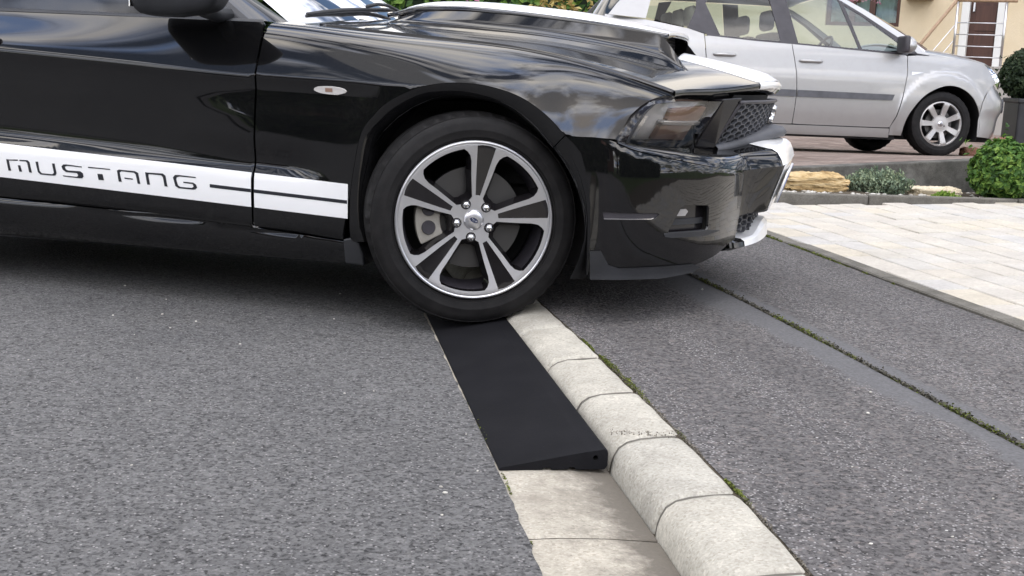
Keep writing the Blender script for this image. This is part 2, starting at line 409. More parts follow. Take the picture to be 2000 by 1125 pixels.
def satin(name, base, rough, sc=160, d=0.0006):
    m = mat(name, base, rough); t, b = nodes(m); co = objco(t); n = noise(t, co, sc, 3); bump(t, b, n, d, 0.6)
    n1 = noise(t, co, 9, 6); t.links.new(ramp(t, n1, [(0.3, tuple(x * 0.75 for x in base)), (0.7, tuple(min(1, x * 1.3 + 0.002) for x in base))]), b.inputs['Base Color'])
    return m
satin('black_plastic', (0.017, 0.018, 0.021), 0.48)
satin('gloss_plastic', (0.010, 0.009, 0.010), 0.12, 60, 0.0001)
satin('grey_plastic', (0.075, 0.078, 0.088), 0.5)
satin('dark_trim', (0.035, 0.032, 0.038), 0.45)
satin('dark_void', (0.006, 0.006, 0.007), 0.8)
satin('underbody', (0.012, 0.012, 0.013), 0.85)
def tyremat():
    m = mat('tyre_rubber', (0.024, 0.023, 0.026), 0.62, spec=0.22); t, b = nodes(m); co = objco(t)
    n1 = noise(t, co, 22, 6, 0.65); n2 = noise(t, co, 300, 2)
    c = ramp(t, n1, [(0.35, (0.006, 0.0057, 0.006)), (0.75, (0.016, 0.015, 0.015))])
    c = mixrgb(t, ramp(t, n2, [(0.68, (0, 0, 0)), (0.74, (0.5, 0.5, 0.5))]), c, (0.055, 0.052, 0.05))
    t.links.new(c, b.inputs['Base Color']); bump(t, b, n2, 0.0012, 0.35)
tyremat()
def rubberramp():
    m = mat('ramp_rubber', (0.012, 0.012, 0.014), 0.75, spec=0.14); t, b = nodes(m); co = objco(t)
    n1 = noise(t, co, 5, 7, 0.6); n2 = noise(t, co, 240, 3)
    c = ramp(t, n1, [(0.3, (0.0055, 0.0055, 0.007)), (0.7, (0.011, 0.011, 0.013))])
    c = mixrgb(t, ramp(t, n2, [(0.64, (0, 0, 0)), (0.74, (0.35, 0.35, 0.35))]), c, (0.045, 0.045, 0.048))
    t.links.new(c, b.inputs['Base Color']); bump(t, b, n2, 0.0008, 0.4)
rubberramp()
mat('alloy', (0.62, 0.62, 0.64), 0.28, metal=0.9)
mat('machined_alloy', (0.55, 0.55, 0.56), 0.33, metal=0.8)
mat('grey_alloy', (0.42, 0.41, 0.40), 0.38, metal=0.7)
mat('chrome', (0.75, 0.75, 0.76), 0.12, metal=1.0)
mat('dark_chrome', (0.16, 0.16, 0.165), 0.2, metal=1.0)
mat('steel_disc', (0.08, 0.078, 0.076), 0.45, metal=0.7)
satin('caliper_metal', (0.34, 0.32, 0.28), 0.5)
mat('emblem_blue', (0.008, 0.018, 0.06), 0.25, coat=1)
mat('lens_clear', (0.95, 0.97, 0.97), 0.02, trans=1.0, ior=1.35)
mat('lens_smoke', (0.62, 0.60, 0.58), 0.02, trans=1.0, ior=1.45)
mat('marker_lens', (0.72, 0.69, 0.66), 0.12, trans=0.25, coat=0.8)
mat('lamp_grey', (0.55, 0.54, 0.53), 0.35)
mat('fog_lens', (0.30, 0.29, 0.28), 0.15, coat=0.8)
mat('joint_mortar', (0.12, 0.11, 0.092), 0.95)
mat('bulb_reflection_brown', (0.27, 0.17, 0.125), 0.3)  # marker bulb colour, also used for brown reflections painted inside the headlight
mat('reflector_silver', (0.72, 0.71, 0.69), 0.18, metal=0.6)
def glass(name, tint, mixv, gloss=0.03):
    m = bpy.data.materials.new(name); m.use_nodes = True; t = m.node_tree; t.nodes.clear()
    o = t.nodes.new('ShaderNodeOutputMaterial'); tr = t.nodes.new('ShaderNodeBsdfTransparent'); tr.inputs[0].default_value = (*tint, 1)
    gl = t.nodes.new('ShaderNodeBsdfGlossy'); gl.inputs['Roughness'].default_value = gloss; gl.inputs['Color'].default_value = (1, 1, 1, 1)
    fr = t.nodes.new('ShaderNodeFresnel'); fr.inputs['IOR'].default_value = mixv
    mx_ = t.nodes.new('ShaderNodeMixShader'); t.links.new(fr.outputs[0], mx_.inputs[0]); t.links.new(tr.outputs[0], mx_.inputs[1]); t.links.new(gl.outputs[0], mx_.inputs[2])
    t.links.new(mx_.outputs[0], o.inputs['Surface']); MATS[name] = m
glass('window_glass', (0.72, 0.80, 0.78), 1.55)
glass('dark_glass', (0.16, 0.17, 0.18), 1.5)
glass('windscreen_glass', (0.55, 0.62, 0.62), 1.9)
glass('headlight_glass', (0.88, 0.87, 0.86), 1.55)
mat('seat_fabric', (0.42, 0.38, 0.32), 0.9)
mat('seat_dark', (0.035, 0.035, 0.04), 0.85)
mat('dash_grey', (0.20, 0.20, 0.22), 0.7)
mat('plate_white', (0.78, 0.78, 0.76), 0.35)
mat('plate_blue', (0.03, 0.07, 0.38), 0.4)
mat('ink_black', (0.015, 0.015, 0.017), 0.5)
M = MATS
from mathutils import noise as mn
# ------------------------------------------------------------------ ground, road, kerb, pavement
BK = crv([-8, -2, 0.5, 1.94, 2.44, 2.79, 3.38, 3.77, 4.17, 6, 9, 14], [1.05, 0.86, 0.665, 0.527, 0.452, 0.385, 0.282, 0.200, 0.118, -0.26, -0.90, -1.95], 0.35)   # x of the kerb's back edge
MO = crv([-8, 0, 2.2, 2.71, 2.9, 3.14, 3.43, 3.78, 4.16, 4.66, 4.87, 6, 9, 14], [2.3, 1.6, 1.255, 1.180, 1.138, 1.09, 1.036, 0.968, 0.888, 0.785, 0.727, 0.49, -0.14, -1.19], 0.2)
GLX = crv([-8, 0.5, 2.061, 2.291, 2.607, 3.256, 4.261, 6, 9, 14], [0.62, 0.235, 0.075, 0.041, -0.010, -0.125, -0.303, -0.665, -1.30, -2.35], 0.2)   # edge of the road asphalt
ED = crv([-8, 0, 3, 3.99, 4.6, 5.03, 5.56, 6.12, 7.5, 9, 14], [3.6, 2.5, 1.90, 1.695, 1.565, 1.48, 1.392, 1.275, 0.98, 0.67, -0.38], 0.3)
def strip(name, fa, fb, za, zb, y0, y1, m, n=90, k=1, kind='structure', under=0.0):
    v = []; f = []
    for i in range(n + 1):
        y = y0 + (y1 - y0) * i / n
        for j in range(k + 1):
            t = j / k; v.append((float(fa(y)) * (1 - t) + float(fb(y)) * t, y, za + (zb - za) * t))
    for i in range(n):
        for j in range(k):
            a = i * (k + 1) + j; f.append((a, a + 1, a + k + 2, a + k + 1))
    o = mesh_obj(name, v, f, m); 
    if kind: o['kind'] = kind
    return o
def soilmat():
    m = mat('soil', (0.09, 0.075, 0.055), 0.95, spec=0.1); t, b = nodes(m); co = worldco(t); n1 = noise(t, co, 18, 6, 0.7)
    t.links.new(ramp(t, n1, [(0.3, (0.05, 0.042, 0.03)), (0.6, (0.12, 0.10, 0.075)), (0.75, (0.35, 0.33, 0.29))]), b.inputs['Base Color']); bump(t, b, n1, 0.03, 0.8)
soilmat()
def lawnmat():
    m = mat('lawn', (0.06, 0.10, 0.03), 0.95, spec=0.1); t, b = nodes(m); co = worldco(t); n1 = noise(t, co, 7, 8, 0.7)
    t.links.new(ramp(t, n1, [(0.3, (0.03, 0.05, 0.015)), (0.7, (0.10, 0.14, 0.045))]), b.inputs['Base Color']); bump(t, b, n1, 0.05, 0.8)
lawnmat()
g = mesh_obj('ground', [(-300, -300, -0.06), (300, -300, -0.06), (300, 300, -0.06), (-300, 300, -0.06)], [(0, 1, 2, 3)], M['lawn']); g['kind'] = 'structure'
rwob = crv(np.linspace(-8, 14, 900), rng.normal(0, 0.006, 900), 0.0)
rd = strip('road', lambda y: -9.5, lambda y: GLX(y) + 0.5 * rwob(y), 0.007, 0.007, -8, 14, M['road_asphalt'], k=1, n=700)
# far side pavement behind the viewer's road
strip('pavement_across', lambda y: -12.5, lambda y: -9.5, 0.08, 0.08, -8, 14, M['pavement_asphalt'], n=10)
def band_strip(name, fa, fb, za, zb, band, n=220, k=10):
    o = strip(name, fa, fb, za, zb, -8, 14, M['pavement_asphalt'], n=n, k=k); at = o.data.attributes.new('band', 'FLOAT', 'POINT'); vals = []
    for v in o.data.vertices: vals.append(float(band(v.co.x, v.co.y)))
    at.data.foreach_set('value', vals); return o
wob = crv(np.linspace(-8, 14, 60), rng.normal(0, 0.02, 60), 0.08)
band_strip('pavement', lambda y: BK(y) + 0.006, lambda y: MO(y) - 0.007, 0.072, 0.088, lambda x, y: max(0.0, 1 - (float(MO(y)) - x) / (0.16 + 0.05 * math.sin(y * 1.7) + float(wob(y)))) ** 0.7)
band_strip('pavement_inner', lambda y: MO(y) + 0.007, lambda y: ED(y) - 0.005, 0.089, 0.103, lambda x, y: max(0.0, 1 - (x - float(MO(y))) / 0.085) ** 0.7)
strip('joint_bed', lambda y: BK(y) - 0.008, lambda y: ED(y) + 0.07, 0.0695, 0.088, -8, 14, M['soil'], k=1)
# kerb stones: a rounded profile, every stone its own piece
kerb = empty('kerb'); kerb['kind'] = 'structure'
KW = 0.165
prof = [(-KW - 0.004, -0.05), (-KW, -0.002), (-KW + 0.002, 0.014), (-KW + 0.007, 0.034), (-KW + 0.017, 0.052), (-KW + 0.036, 0.065), (-KW + 0.066, 0.0725), (-0.05, 0.0765), (-0.012, 0.078), (0.0, 0.072), (0.003, -0.05)]
ks = [3.846 + 0.376 * i for i in range(1, 12)][::-1] + [3.846, 3.452, 3.085, 2.711, 2.332, 1.951] + [1.951 - 0.378 * i for i in range(1, 9)]
def along(y):
    d = float((BK(y + 0.01) - BK(y - 0.01)) / 0.02); L = math.hypot(1, d); return Vector((d / L, 1 / L, 0)), Vector((1 / L, -d / L, 0))
for a, b in zip(ks[:-1], ks[1:]):
    v = []; f = []; m = len(prof); segs = [0, 0.010, 0.025, 0.05, 0.08, 0.12, 0.17, 0.25, 0.37, 0.5, 0.63, 0.75, 0.83, 0.88, 0.92, 0.95, 0.975, 0.99, 1.0]
    dz = random.uniform(-0.0025, 0.0025); dx = random.uniform(-0.004, 0.003)
    for i, t in enumerate(segs):
        y = a - 0.0045 + (b - a + 0.009) * t
        tv, nv = along(y); c = Vector((float(BK(y)), y, 0))
        sh = {0: 0.011, 1: 0.0055, 2: 0.0016}.get(min(i, len(segs) - 1 - i), 0.0)
        for (u, z) in prof:
            e_ = min(t, 1 - t) * abs(a - b); big = 1.0 if (abs(b - 2.711) < 1e-6 and t > 0.5) else 0.0; ch = max(0.0, mn.noise(Vector((y * 55, u * 60, 3.1 + a))) + 0.15 + 0.35 * big) * (0.0045 + 0.010 * big) * max(0.0, 1 - e_ / (0.018 + 0.035 * big))
            if z < 0.03: ch *= 0.4
            q = c + nv * (u + dx + (sh + ch * 0.6 if u < -0.06 else -sh * 0.3)); j = 0.0012 * math.sin(37 * y + 60 * u) + 0.0008 * mn.noise(Vector((y * 30, u * 30, 0))) - ch
            v.append((q.x, q.y, z + dz - (sh if z > 0.02 else 0) + (j if z > 0.03 else 0)))
    for i in range(len(segs) - 1):
        for j in range(m - 1): f.append((i * m + j, i * m + j + 1, (i + 1) * m + j + 1, (i + 1) * m + j))
    f.append(tuple(range(m - 1, -1, -1))); f.append(tuple(range((len(segs) - 1) * m, len(segs) * m)))
    o = mesh_obj('kerb_stone', v, f, M['kerb_concrete'], kerb, smooth=True); o.data.set_sharp_from_angle(angle=R(40))
# dirt-filled joints between the stones, sunk a little below their faces
for yj in ks[1:-1]:
    tv, nv = along(yj); c = Vector((float(BK(yj)), yj, 0)); v = []; m = len(prof)
    for sgn in (-1, 1):
        for (u, z) in prof:
            q = c + nv * (u + (0.0045 if u < -0.06 else 0)) + tv * (0.0052 * sgn); v.append((q.x, q.y, z - (0.0052 if z > 0.02 else 0)))
    mesh_obj('kerb_joint', v, [(j, j + 1, m + j + 1, m + j) for j in range(m - 1)], M['joint_mortar'], kerb)
# gutter slabs
gut = empty('gutter'); gut['kind'] = 'structure'
gs = [2.29 + 0.5 * i for i in range(12, 0, -1)] + [2.29 - 0.5 * i for i in range(0, 10)]
for a, b in zip(gs[:-1], gs[1:]):
    v = []; f = []; us = [-0.45, -0.42, -0.36, -0.27, -0.205, -KW - 0.003]; zs = [0.0015, 0.0045, 0.006, 0.003, -0.002, -0.006]; m = len(us)
    segs = [0, 0.01, 0.2, 0.5, 0.8, 0.99, 1.0]
    wv = [random.uniform(-0.006, 0.006) for _ in segs]
    for i, t in enumerate(segs):
        y = a - 0.003 + (b - a + 0.006) * t; tv, nv = along(y); c = Vector((float(BK(y)), y, 0)); sh = 0.003 if i in (0, len(segs) - 1) else 0
        for k, (u, z) in enumerate(zip(us, zs)):
            q = c + nv * (u + (wv[i] if k < 2 else 0)); v.append((q.x, q.y, z - sh))
        for k, (u, z) in enumerate(zip(us, zs)): pass
    for i in range(len(segs) - 1):
        for j in range(m - 1): f.append((i * m + j, i * m + j + 1, (i + 1) * m + j + 1, (i + 1) * m + j))
    n0 = len(v)
    for i in (0, len(segs) - 1):
        for j in (0, m - 1): q = v[i * m + j]; v.append((q[0], q[1], -0.05))
    f += [(0, m - 1, n0 + 1, n0), ((len(segs) - 1) * m, (len(segs) - 1) * m + m - 1, n0 + 3, n0 + 2)]
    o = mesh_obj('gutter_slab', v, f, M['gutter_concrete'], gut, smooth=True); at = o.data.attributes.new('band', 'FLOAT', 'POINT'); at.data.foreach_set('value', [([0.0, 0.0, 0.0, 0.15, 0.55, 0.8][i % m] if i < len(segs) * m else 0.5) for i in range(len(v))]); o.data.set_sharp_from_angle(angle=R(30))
strip('gutter_bed', lambda y: BK(y) - 0.46, lambda y: BK(y) - 0.1, -0.012, -0.012, -6, 14, M['soil'], n=40)

# concrete edging between pavement and paved drive
edg = empty('edging'); edg['kind'] = 'structure'
ye = 8.9
while ye > 0.4:
    yb = ye - 0.99; v = []; f = []; n = 8; dz = random.uniform(-0.003, 0.003)
    for i in range(n + 1):
        y = ye - 0.004 + (yb + 0.004 - ye + 0.004) * i / n; x = float(ED(y)); s = 0.004 if i in (0, n) else 0
        for (u, z) in ((0.0, 0.03), (0.0, 0.108 - s), (0.006, 0.113 - s), (0.072, 0.1145 - s), (0.078, 0.111 - s), (0.078, 0.03)): v.append((x + u, y, z + dz))
    for i in range(n):
        for j in range(5): a = i * 6 + j; f.append((a, a + 1, a + 7, a + 6))
    f.append(tuple(range(6))); f.append(tuple(n * 6 + 5 - j for j in range(6)))
    mesh_obj('edging_stone', v, f, M['edging_concrete'], edg); ye = yb

# paved drive: single stones laid in courses parallel to the kerb
drive = empty('paved_drive'); drive['kind'] = 'structure'
def drive_z(x, y): return 0.113 + 0.030 * max(0, x - float(ED(y)))
pst = []
for k in range(4):     # meshes shared between alike stones
    Lx, Ly, h, bv = [(0.148, 0.198), (0.148, 0.248), (0.148, 0.148), (0.148, 0.298)][k] + (0.05, 0.0045)
    bm = bmesh.new(); bmesh.ops.create_cube(bm, size=1.0)
    for q in bm.verts: q.co = Vector((q.co.x * Lx, q.co.y * Ly, q.co.z * h - h / 2))
    bmesh.ops.bevel(bm, geom=[e for e in bm.edges if all(vv.co.z > -0.01 for vv in e.verts)] + [e for e in bm.edges if abs(e.verts[0].co.z - e.verts[1].co.z) > 0.01], offset=bv, segments=1, affect='EDGES')
    me = bpy.data.meshes.new('paver'); bm.to_mesh(me); bm.free(); me.materials.append(M['paver_stone']); pst.append((me, Ly))
UD = Vector((-0.205, 1, 0)).normalized(); VD = Vector((UD.y, -UD.x, 0)); ang = math.atan2(UD.y, UD.x) - math.pi / 2
P0 = Vector((float(ED(4.6)) + 0.083, 4.6, 0)); cand = []
for r_ in range(26):
    off = 0.075 + r_ * 0.1525; s = -3.4 + random.uniform(0, 0.2)
    while s < 4.6:
        k = random.choice([0, 0, 1, 1, 2, 3]); Ly = pst[k][1]; c = P0 + VD * off + UD * (s + Ly / 2); s += Ly + 0.0045
        if c.x > float(ED(c.y)) + 0.10 and c.y < 7.66 + 0.155 * (c.x - 2.2) - 0.08:
            d = (Vector((c.x, c.y, 0))).length; az = c.x / max(c.y, 0.1)
            vis = az < 0.47
            cand.append((0 if vis else 1, d, c, k))
cand.sort(key=lambda q: (q[0], q[1]))
rest = MB()
for i, (vv, d, c, k) in enumerate(cand):
    z = drive_z(c.x, c.y) + random.uniform(-0.0025, 0.0025)
    if i < 298:
        o = bpy.data.objects.new('paver', pst[k][0]); link(o, drive); o.location = (c.x, c.y, z); o.rotation_euler = (random.uniform(-.005, .005), -0.03 + random.uniform(-.005, .005), ang + random.uniform(-.012, .012))
    else:
        rm = Matrix.Rotation(ang, 3, 'Z'); Ly = pst[k][1]; rest.box((-0.074, -Ly / 2, -0.05), (0.074, Ly / 2, 0), rm, (c.x, c.y, z))
o = rest.build('paver_field', M['paver_stone'], drive); o['kind'] = 'stuff'
sb = strip('sand_bed', lambda y: ED(y) + 0.07, lambda y: ED(y) + 5.0, 0.098, 0.246, 0, 9.0, M['soil'], n=20)
# ------------------------------------------------------------------ black sports car
YAW, CP = R(14), R(0.6)
_f = Vector((math.cos(YAW), -math.sin(YAW), 0)); _l = Vector((math.sin(YAW), math.cos(YAW), 0)); _u = Vector((0, 0, 1))
cf = _f * math.cos(CP) + _u * math.sin(CP); cu = _u * math.cos(CP) - _f * math.sin(CP)
CARM = Matrix((cf, _l, cu)).transposed().to_4x4(); CARM.translation = Vector((0.087, 4.882, 0.042))
car = empty('sports_car', mat=CARM)
tag(car, 'black two-door sports car with white stripes, front wheel on the kerb ramp', 'car')
BP, WP = M['black_paint'], M['white_paint']

zc = crv([-3.6, -1.75, -1.24, -0.76, -0.36, -0.2, -0.06, 0.1, 0.216, 0.3, 0.5, 0.7], [0.93, 0.851, 0.821, 0.789, 0.778, 0.776, 0.774, 0.752, 0.700, 0.637, 0.612, 0.60], 0.035)
Wc = crv([-3.6, -2.6, -0.9, -0.36, 0.0, 0.2, 0.3, 0.4, 0.47, 0.55, 0.63, 0.7], [0.90, 0.945, 0.931, 0.932, 0.937, 0.934, 0.923, 0.902, 0.877, 0.835, 0.78, 0.70], 0.03)
ZB = 0.15
wdoor = crv([0.10, 0.15, 0.20, 0.238, 0.248, 0.258, 0.32, 0.37, 0.425, 0.445, 0.468, 0.50, 0.58, 0.66, 0.735, 0.765, 0.80],
            [-0.10, -0.050, -0.030, -0.024, -0.034, -0.014, -0.004, -0.001, -0.002, -0.008, -0.0185, -0.0205, -0.018, -0.0135, -0.0095, -0.006, 0.0], 0.0045)
wfend = crv([0.10, 0.15, 0.20, 0.238, 0.248, 0.258, 0.36, 0.56, 0.64, 0.715, 0.755, 0.80], [-0.09, -0.05, -0.030, -0.022, -0.03, -0.012, -0.002, -0.001, -0.003, -0.0075, -0.0085, 0.0], 0.006)
wfront = crv([0.10, 0.24, 0.5, 0.8], [-0.03, -0.008, 0.0, 0.0], 0.03)
sstep = lambda a, b, x: np.clip((x - a) / (b - a), 0, 1) ** 2 * (3 - 2 * np.clip((x - a) / (b - a), 0, 1))
def wlow(x, z):
    zz = z - 0.052 * np.clip(-0.43 - x, 0, 9)
    c = zc(x) - 0.052 * np.clip(-0.43 - x, 0, 9)
    zz = np.where(zz > 0.5, 0.5 + (zz - 0.5) * (0.30 / np.maximum(c - 0.5, 0.05)), zz)
    a = wdoor(zz); b = wfend(zz); c_ = wfront(z)
    # the door's lower scallop runs out on the fender; above it the panel turns slowly upwards
    tl_ = sstep(-0.68, -0.46, x); tu = sstep(-1.20, -0.62, x); wt_ = sstep(0.46, 0.58, zz); tt_ = tl_ * (1 - wt_) + tu * wt_; d = a * (1 - tt_) + b * tt_
    t3 = sstep(-0.46, -0.30, x)
    return Wc(x) + d * (1 - t3) + c_ * t3
yT = crv([-1.0, -0.5, 0.2, 0.4, 0.6, 0.7], [0.745, 0.742, 0.74, 0.735, 0.715, 0.69], 0.04)
zT = crv([-1.2, -0.74, -0.45, -0.18, 0.068, 0.329, 0.517, 0.602, 0.70, 0.8, 0.95], [0.985, 0.970, 0.948, 0.927, 0.906, 0.857, 0.803, 0.774, 0.736, 0.70, 0.655], 0.05)
a0 = crv([-2, -0.76, -0.5, -0.36, -0.2, -0.06, 0.1, 0.3, 0.6], [22, 21, 19, 20, 27, 33, 32, 25, 24], 0.06)
k1 = crv([-0.9, -0.76, -0.4, 0.0, 0.3, 0.6], [0.95, 0.92, 0.80, 0.62, 0.55, 0.5], 0.08)
b2 = crv([-0.9, -0.5, 0.0, 0.3, 0.6], [2, 6, 15, 20, 24], 0.1)
l2 = crv([-0.9, -0.5, 0.0, 0.6], [0.125, 0.115, 0.075, 0.08], 0.1)
def bez(x, t, door=False):
    x = np.asarray(x, float); c = zc(x); y0 = -Wc(x)
    a = np.radians(a0(x))
    if door:
        y3 = -0.862 + 0.0 * x; z3 = 0.966 + 0.012 * np.clip(-0.8 - x, 0, 3); L = 0.45 * (z3 - c)
        y1, z1 = y0 + L * np.sin(a), c + L * np.cos(a); y2, z2 = y3 - 0.05 * np.sin(R(27)), z3 - 0.05 * np.cos(R(27))
    else:
        y3, z3 = -yT(x), zT(x); L = k1(x) * (z3 - c); b = np.radians(b2(x))
        y1, z1 = y0 + L * np.sin(a), c + L * np.cos(a); y2, z2 = y3 - l2(x) * np.cos(b), z3 - l2(x) * np.sin(b)
    s = 1 - t
    return s**3*y0 + 3*s*s*t*y1 + 3*s*t*t*y2 + t**3*y3, s**3*c + 3*s*s*t*z1 + 3*s*t*t*z2 + t**3*z3
def side(u, v, door=False):
    """v<1: rocker to crease (linear in z), 1..2: crease to hood seam / belt"""
    u = np.asarray(u, float); v = np.asarray(v, float); c = zc(u)
    zl = ZB + (c - ZB) * np.minimum(v, 1); yl = -wlow(u, zl)
    yu, zu = bez(u, np.clip(v - 1, 0, 1.05), door)
    up = v > 1
    return np.stack([u, np.where(up, yu, yl), np.where(up, zu, zl)], -1)
sided = lambda u, v: side(u, v, True)
def sv(x, z, door=False):
    c = float(zc(x))
    if z <= c: return (z - ZB) / (c - ZB)
    lo, hi = 0.0, 1.0
    for _ in range(40):
        m = (lo + hi) / 2
        if bez(x, m, door)[1] < z: lo = m
        else: hi = m
    return 1 + (lo + hi) / 2
def S(pts, door=False, zref=None): return [(x, sv(x, z, door)) for x, z in pts]
def dgap(z): return -0.775 + 0.028 * (z - 0.525) if z < 0.9 else -0.7645
ao = [(-0.428, 0.246), (-0.425, 0.40), (-0.413, 0.492), (-0.388, 0.612), (-0.345, 0.672), (-0.298, 0.715), (-0.218, 0.757), (-0.14, 0.780), (-0.059, 0.788), (0.02, 0.784), (0.098, 0.768), (0.160, 0.745), (0.216, 0.711), (0.258, 0.677), (0.297, 0.637)]
aos = [tuple(p) for p in smooth_pts(ao[1:], 5)]
GAP = 0.0035
# --- front fender
lo_x = [-0.771, -0.65, -0.5, -0.428]
fl = [(dgap(0.27) + GAP, 0.275), (-0.60, 0.262), (-0.456, 0.250)] + aos + [(0.38, 0.6335), (0.452, 0.629), (0.470, 0.665), (0.487, 0.703), (0.512, 0.731), (0.548, 0.757), (0.585, 0.770)]
loop = S(fl)
# crease may make s jump; add seam along s=2
loop += [(0.612, 1.985)] + [(x, 1.985) for x in np.linspace(0.60, -0.76, 24)] + [(dgap(0.93) + GAP, 1.9), (dgap(0.9) + GAP, 1.5), (dgap(0.8) + GAP, 1.05), (dgap(0.7) + GAP, sv(-0.77, 0.7)), (dgap(0.5) + GAP, sv(-0.775, 0.5)), (dgap(0.35) + GAP, sv(-0.78, 0.35))]
fender = patch('front_fender', [loop], side, BP, car, res=0.021, asp=1.6, fold=0.014, mirror=True)
# --- arch lip: turned-under flange between the outer edge and the opening
li = [(-0.372, 0.246), (-0.372, 0.40), (-0.363, 0.512), (-0.348, 0.598), (-0.306, 0.645), (-0.266, 0.678), (-0.190, 0.718), (-0.12, 0.735), (-0.061, 0.741), (0.0, 0.738), (0.06, 0.727), (0.12, 0.702), (0.177, 0.664), (0.218, 0.628), (0.252, 0.592)]
def archlip():
    A = smooth_pts(ao, 6); B = smooth_pts(li, 6); v = []; f = []; n = len(A)
    for a, b in zip(A, B):
        pa = side([a[0]], [sv(a[0], a[1])])[0]; pa = pa + np.array([0, 0.004, 0])
        for t in np.linspace(0, 1, 6):
            q = pa * (1 - t) + np.array([b[0], -0.898, b[1]]) * t; q[1] -= 0.007 * math.sin(math.pi * t); v.append(q)
        v.append(np.array([b[0] * 0.985, -0.85, b[1] - 0.004]))
    for i in range(n - 1):
        for j in range(6): f.append((i * 7 + j, i * 7 + j + 1, (i + 1) * 7 + j + 1, (i + 1) * 7 + j))
    for s in (1, -1): mesh_obj('arch_lip', [(p[0], p[1] * s, p[2]) for p in v], f if s == 1 else [q[::-1] for q in f], BP, car, smooth=True)
archlip()
# --- door
dl = []
zz_ = [0.282, 0.40, 0.5, 0.6, 0.7, 0.78]
dl += [(dgap(z) - GAP, sv(-0.77, z, True)) for z in zz_] + [(dgap(0.82) - GAP, 1.2), (-0.768, 1.6), (-0.768, 1.985)]
dl += [(x, 1.985) for x in np.linspace(-0.85, -2.06, 18)] + [(-2.07, 1.5), (-2.08, 1.0), (-2.08, sv(-2.08, 0.6, True)), (-2.06, sv(-2.06, 0.33, True))]
dl += [(x, sv(x, 0.283 + 0.036 * (-0.8 - x), True)) for x in np.linspace(-2.0, -0.85, 14)]
door = patch('door', [dl], sided, BP, car, res=0.026, asp=1.5, fold=0.014, mirror=True)
# --- rear quarter (beyond the frame's edge)
ra = [(-2.72 + 0.41 * math.cos(a), 0.36 + 0.41 * math.sin(a)) for a in np.linspace(0.0, math.pi, 25)]
ql = [(-2.087, 1.985), (-2.095, 1.0), (-2.095, sv(-2.1, 0.6, True)), (-2.075, sv(-2.08, 0.335, True)), (-2.2, sv(-2.2, 0.335, True))]
ql = [(-2.087, 1.985), (-2.095, 1.0), (-2.095, sv(-2.095, 0.6, True)), (-2.075, sv(-2.075, 0.345, True)), (-2.29, sv(-2.29, 0.35, True))] + [(x, sv(x, z, True)) for x, z in ra] + [(-3.5, sv(-3.5, 0.36, True)), (-3.68, sv(-3.68, 0.40, True)), (-3.70, 1.0), (-3.66, 1.985)]
patch('rear_quarter', [ql], sided, BP, car, res=0.05, asp=1.5, fold=0.02, mirror=True)
# --- sill
sl = [(-0.452, sv(-0.452, 0.166)), (-0.452, sv(-0.452, 0.243)), (-0.60, sv(-0.6, 0.254)), (-0.79, sv(-0.79, 0.268)), (-0.80, sv(-0.8, 0.275, True))] + [(x, sv(x, 0.276 + 0.036 * (-0.8 - x))) for x in np.linspace(-0.85, -2.28, 14)] + [(-2.28, sv(-2.28, 0.17))]
patch('sill', [sl], side, BP, car, res=0.02, asp=1.5, fold=0.03, mirror=True)
mb = MB(); mb.box((-2.3, -0.82, 0.158), (-0.45, 0.82, 0.22)); mb.box((-2.35, -0.60, 0.17), (0.65, 0.60, 0.52)); mb.box((-3.55, -0.7, 0.22), (-2.3, 0.7, 0.6)); mb.box((-2.0, -0.80, 0.2), (-0.80, 0.80, 0.8))
mb.build('underbody', M['underbody'], car)
# mud flap behind the front wheel
for s in (-1, 1):
    mb = MB(); mb.prism([(-0.455, s * 0.914, 0.252), (-0.410, s * 0.905, 0.262), (-0.388, s * 0.895, 0.20), (-0.386, s * 0.893, 0.162), (-0.450, s * 0.905, 0.168)], (0, -s * 0.10, 0), 1); mb.build('mud_flap', M['black_plastic'], car, bevel=0.006)
# wheel-house liner
for s in (-1, 1):
    for (cx, cz, r) in ((-0.02, 0.36, 0.425), (-2.72, 0.36, 0.415)):
        v = []; f = []
        for i in range(25):
            a = R(-28) + (math.pi + R(56)) * i / 24
            for y in (-0.905, -0.8, -0.48): v.append((cx + r * math.cos(a) * (0.93 if cx > -1 and y < -0.9 else 1), s * -y * -1 if False else y * s * -1 * -1, cz + r * math.sin(a) * (0.93 if y < -0.9 else 1)))
        for i in range(24):
            for j in range(2): f.append((i * 3 + j, i * 3 + j + 1, i * 3 + j + 4, i * 3 + j + 3))
        n0 = len(v); v.append((cx, -0.48 * s, cz)); f += [(i * 3 + 2, (i + 1) * 3 + 2, n0) for i in range(24)]
        mesh_obj('wheel_liner', [(p[0], p[1] if s == 1 else p[1], p[2]) for p in v], f, M['dark_void'], car, smooth=True)

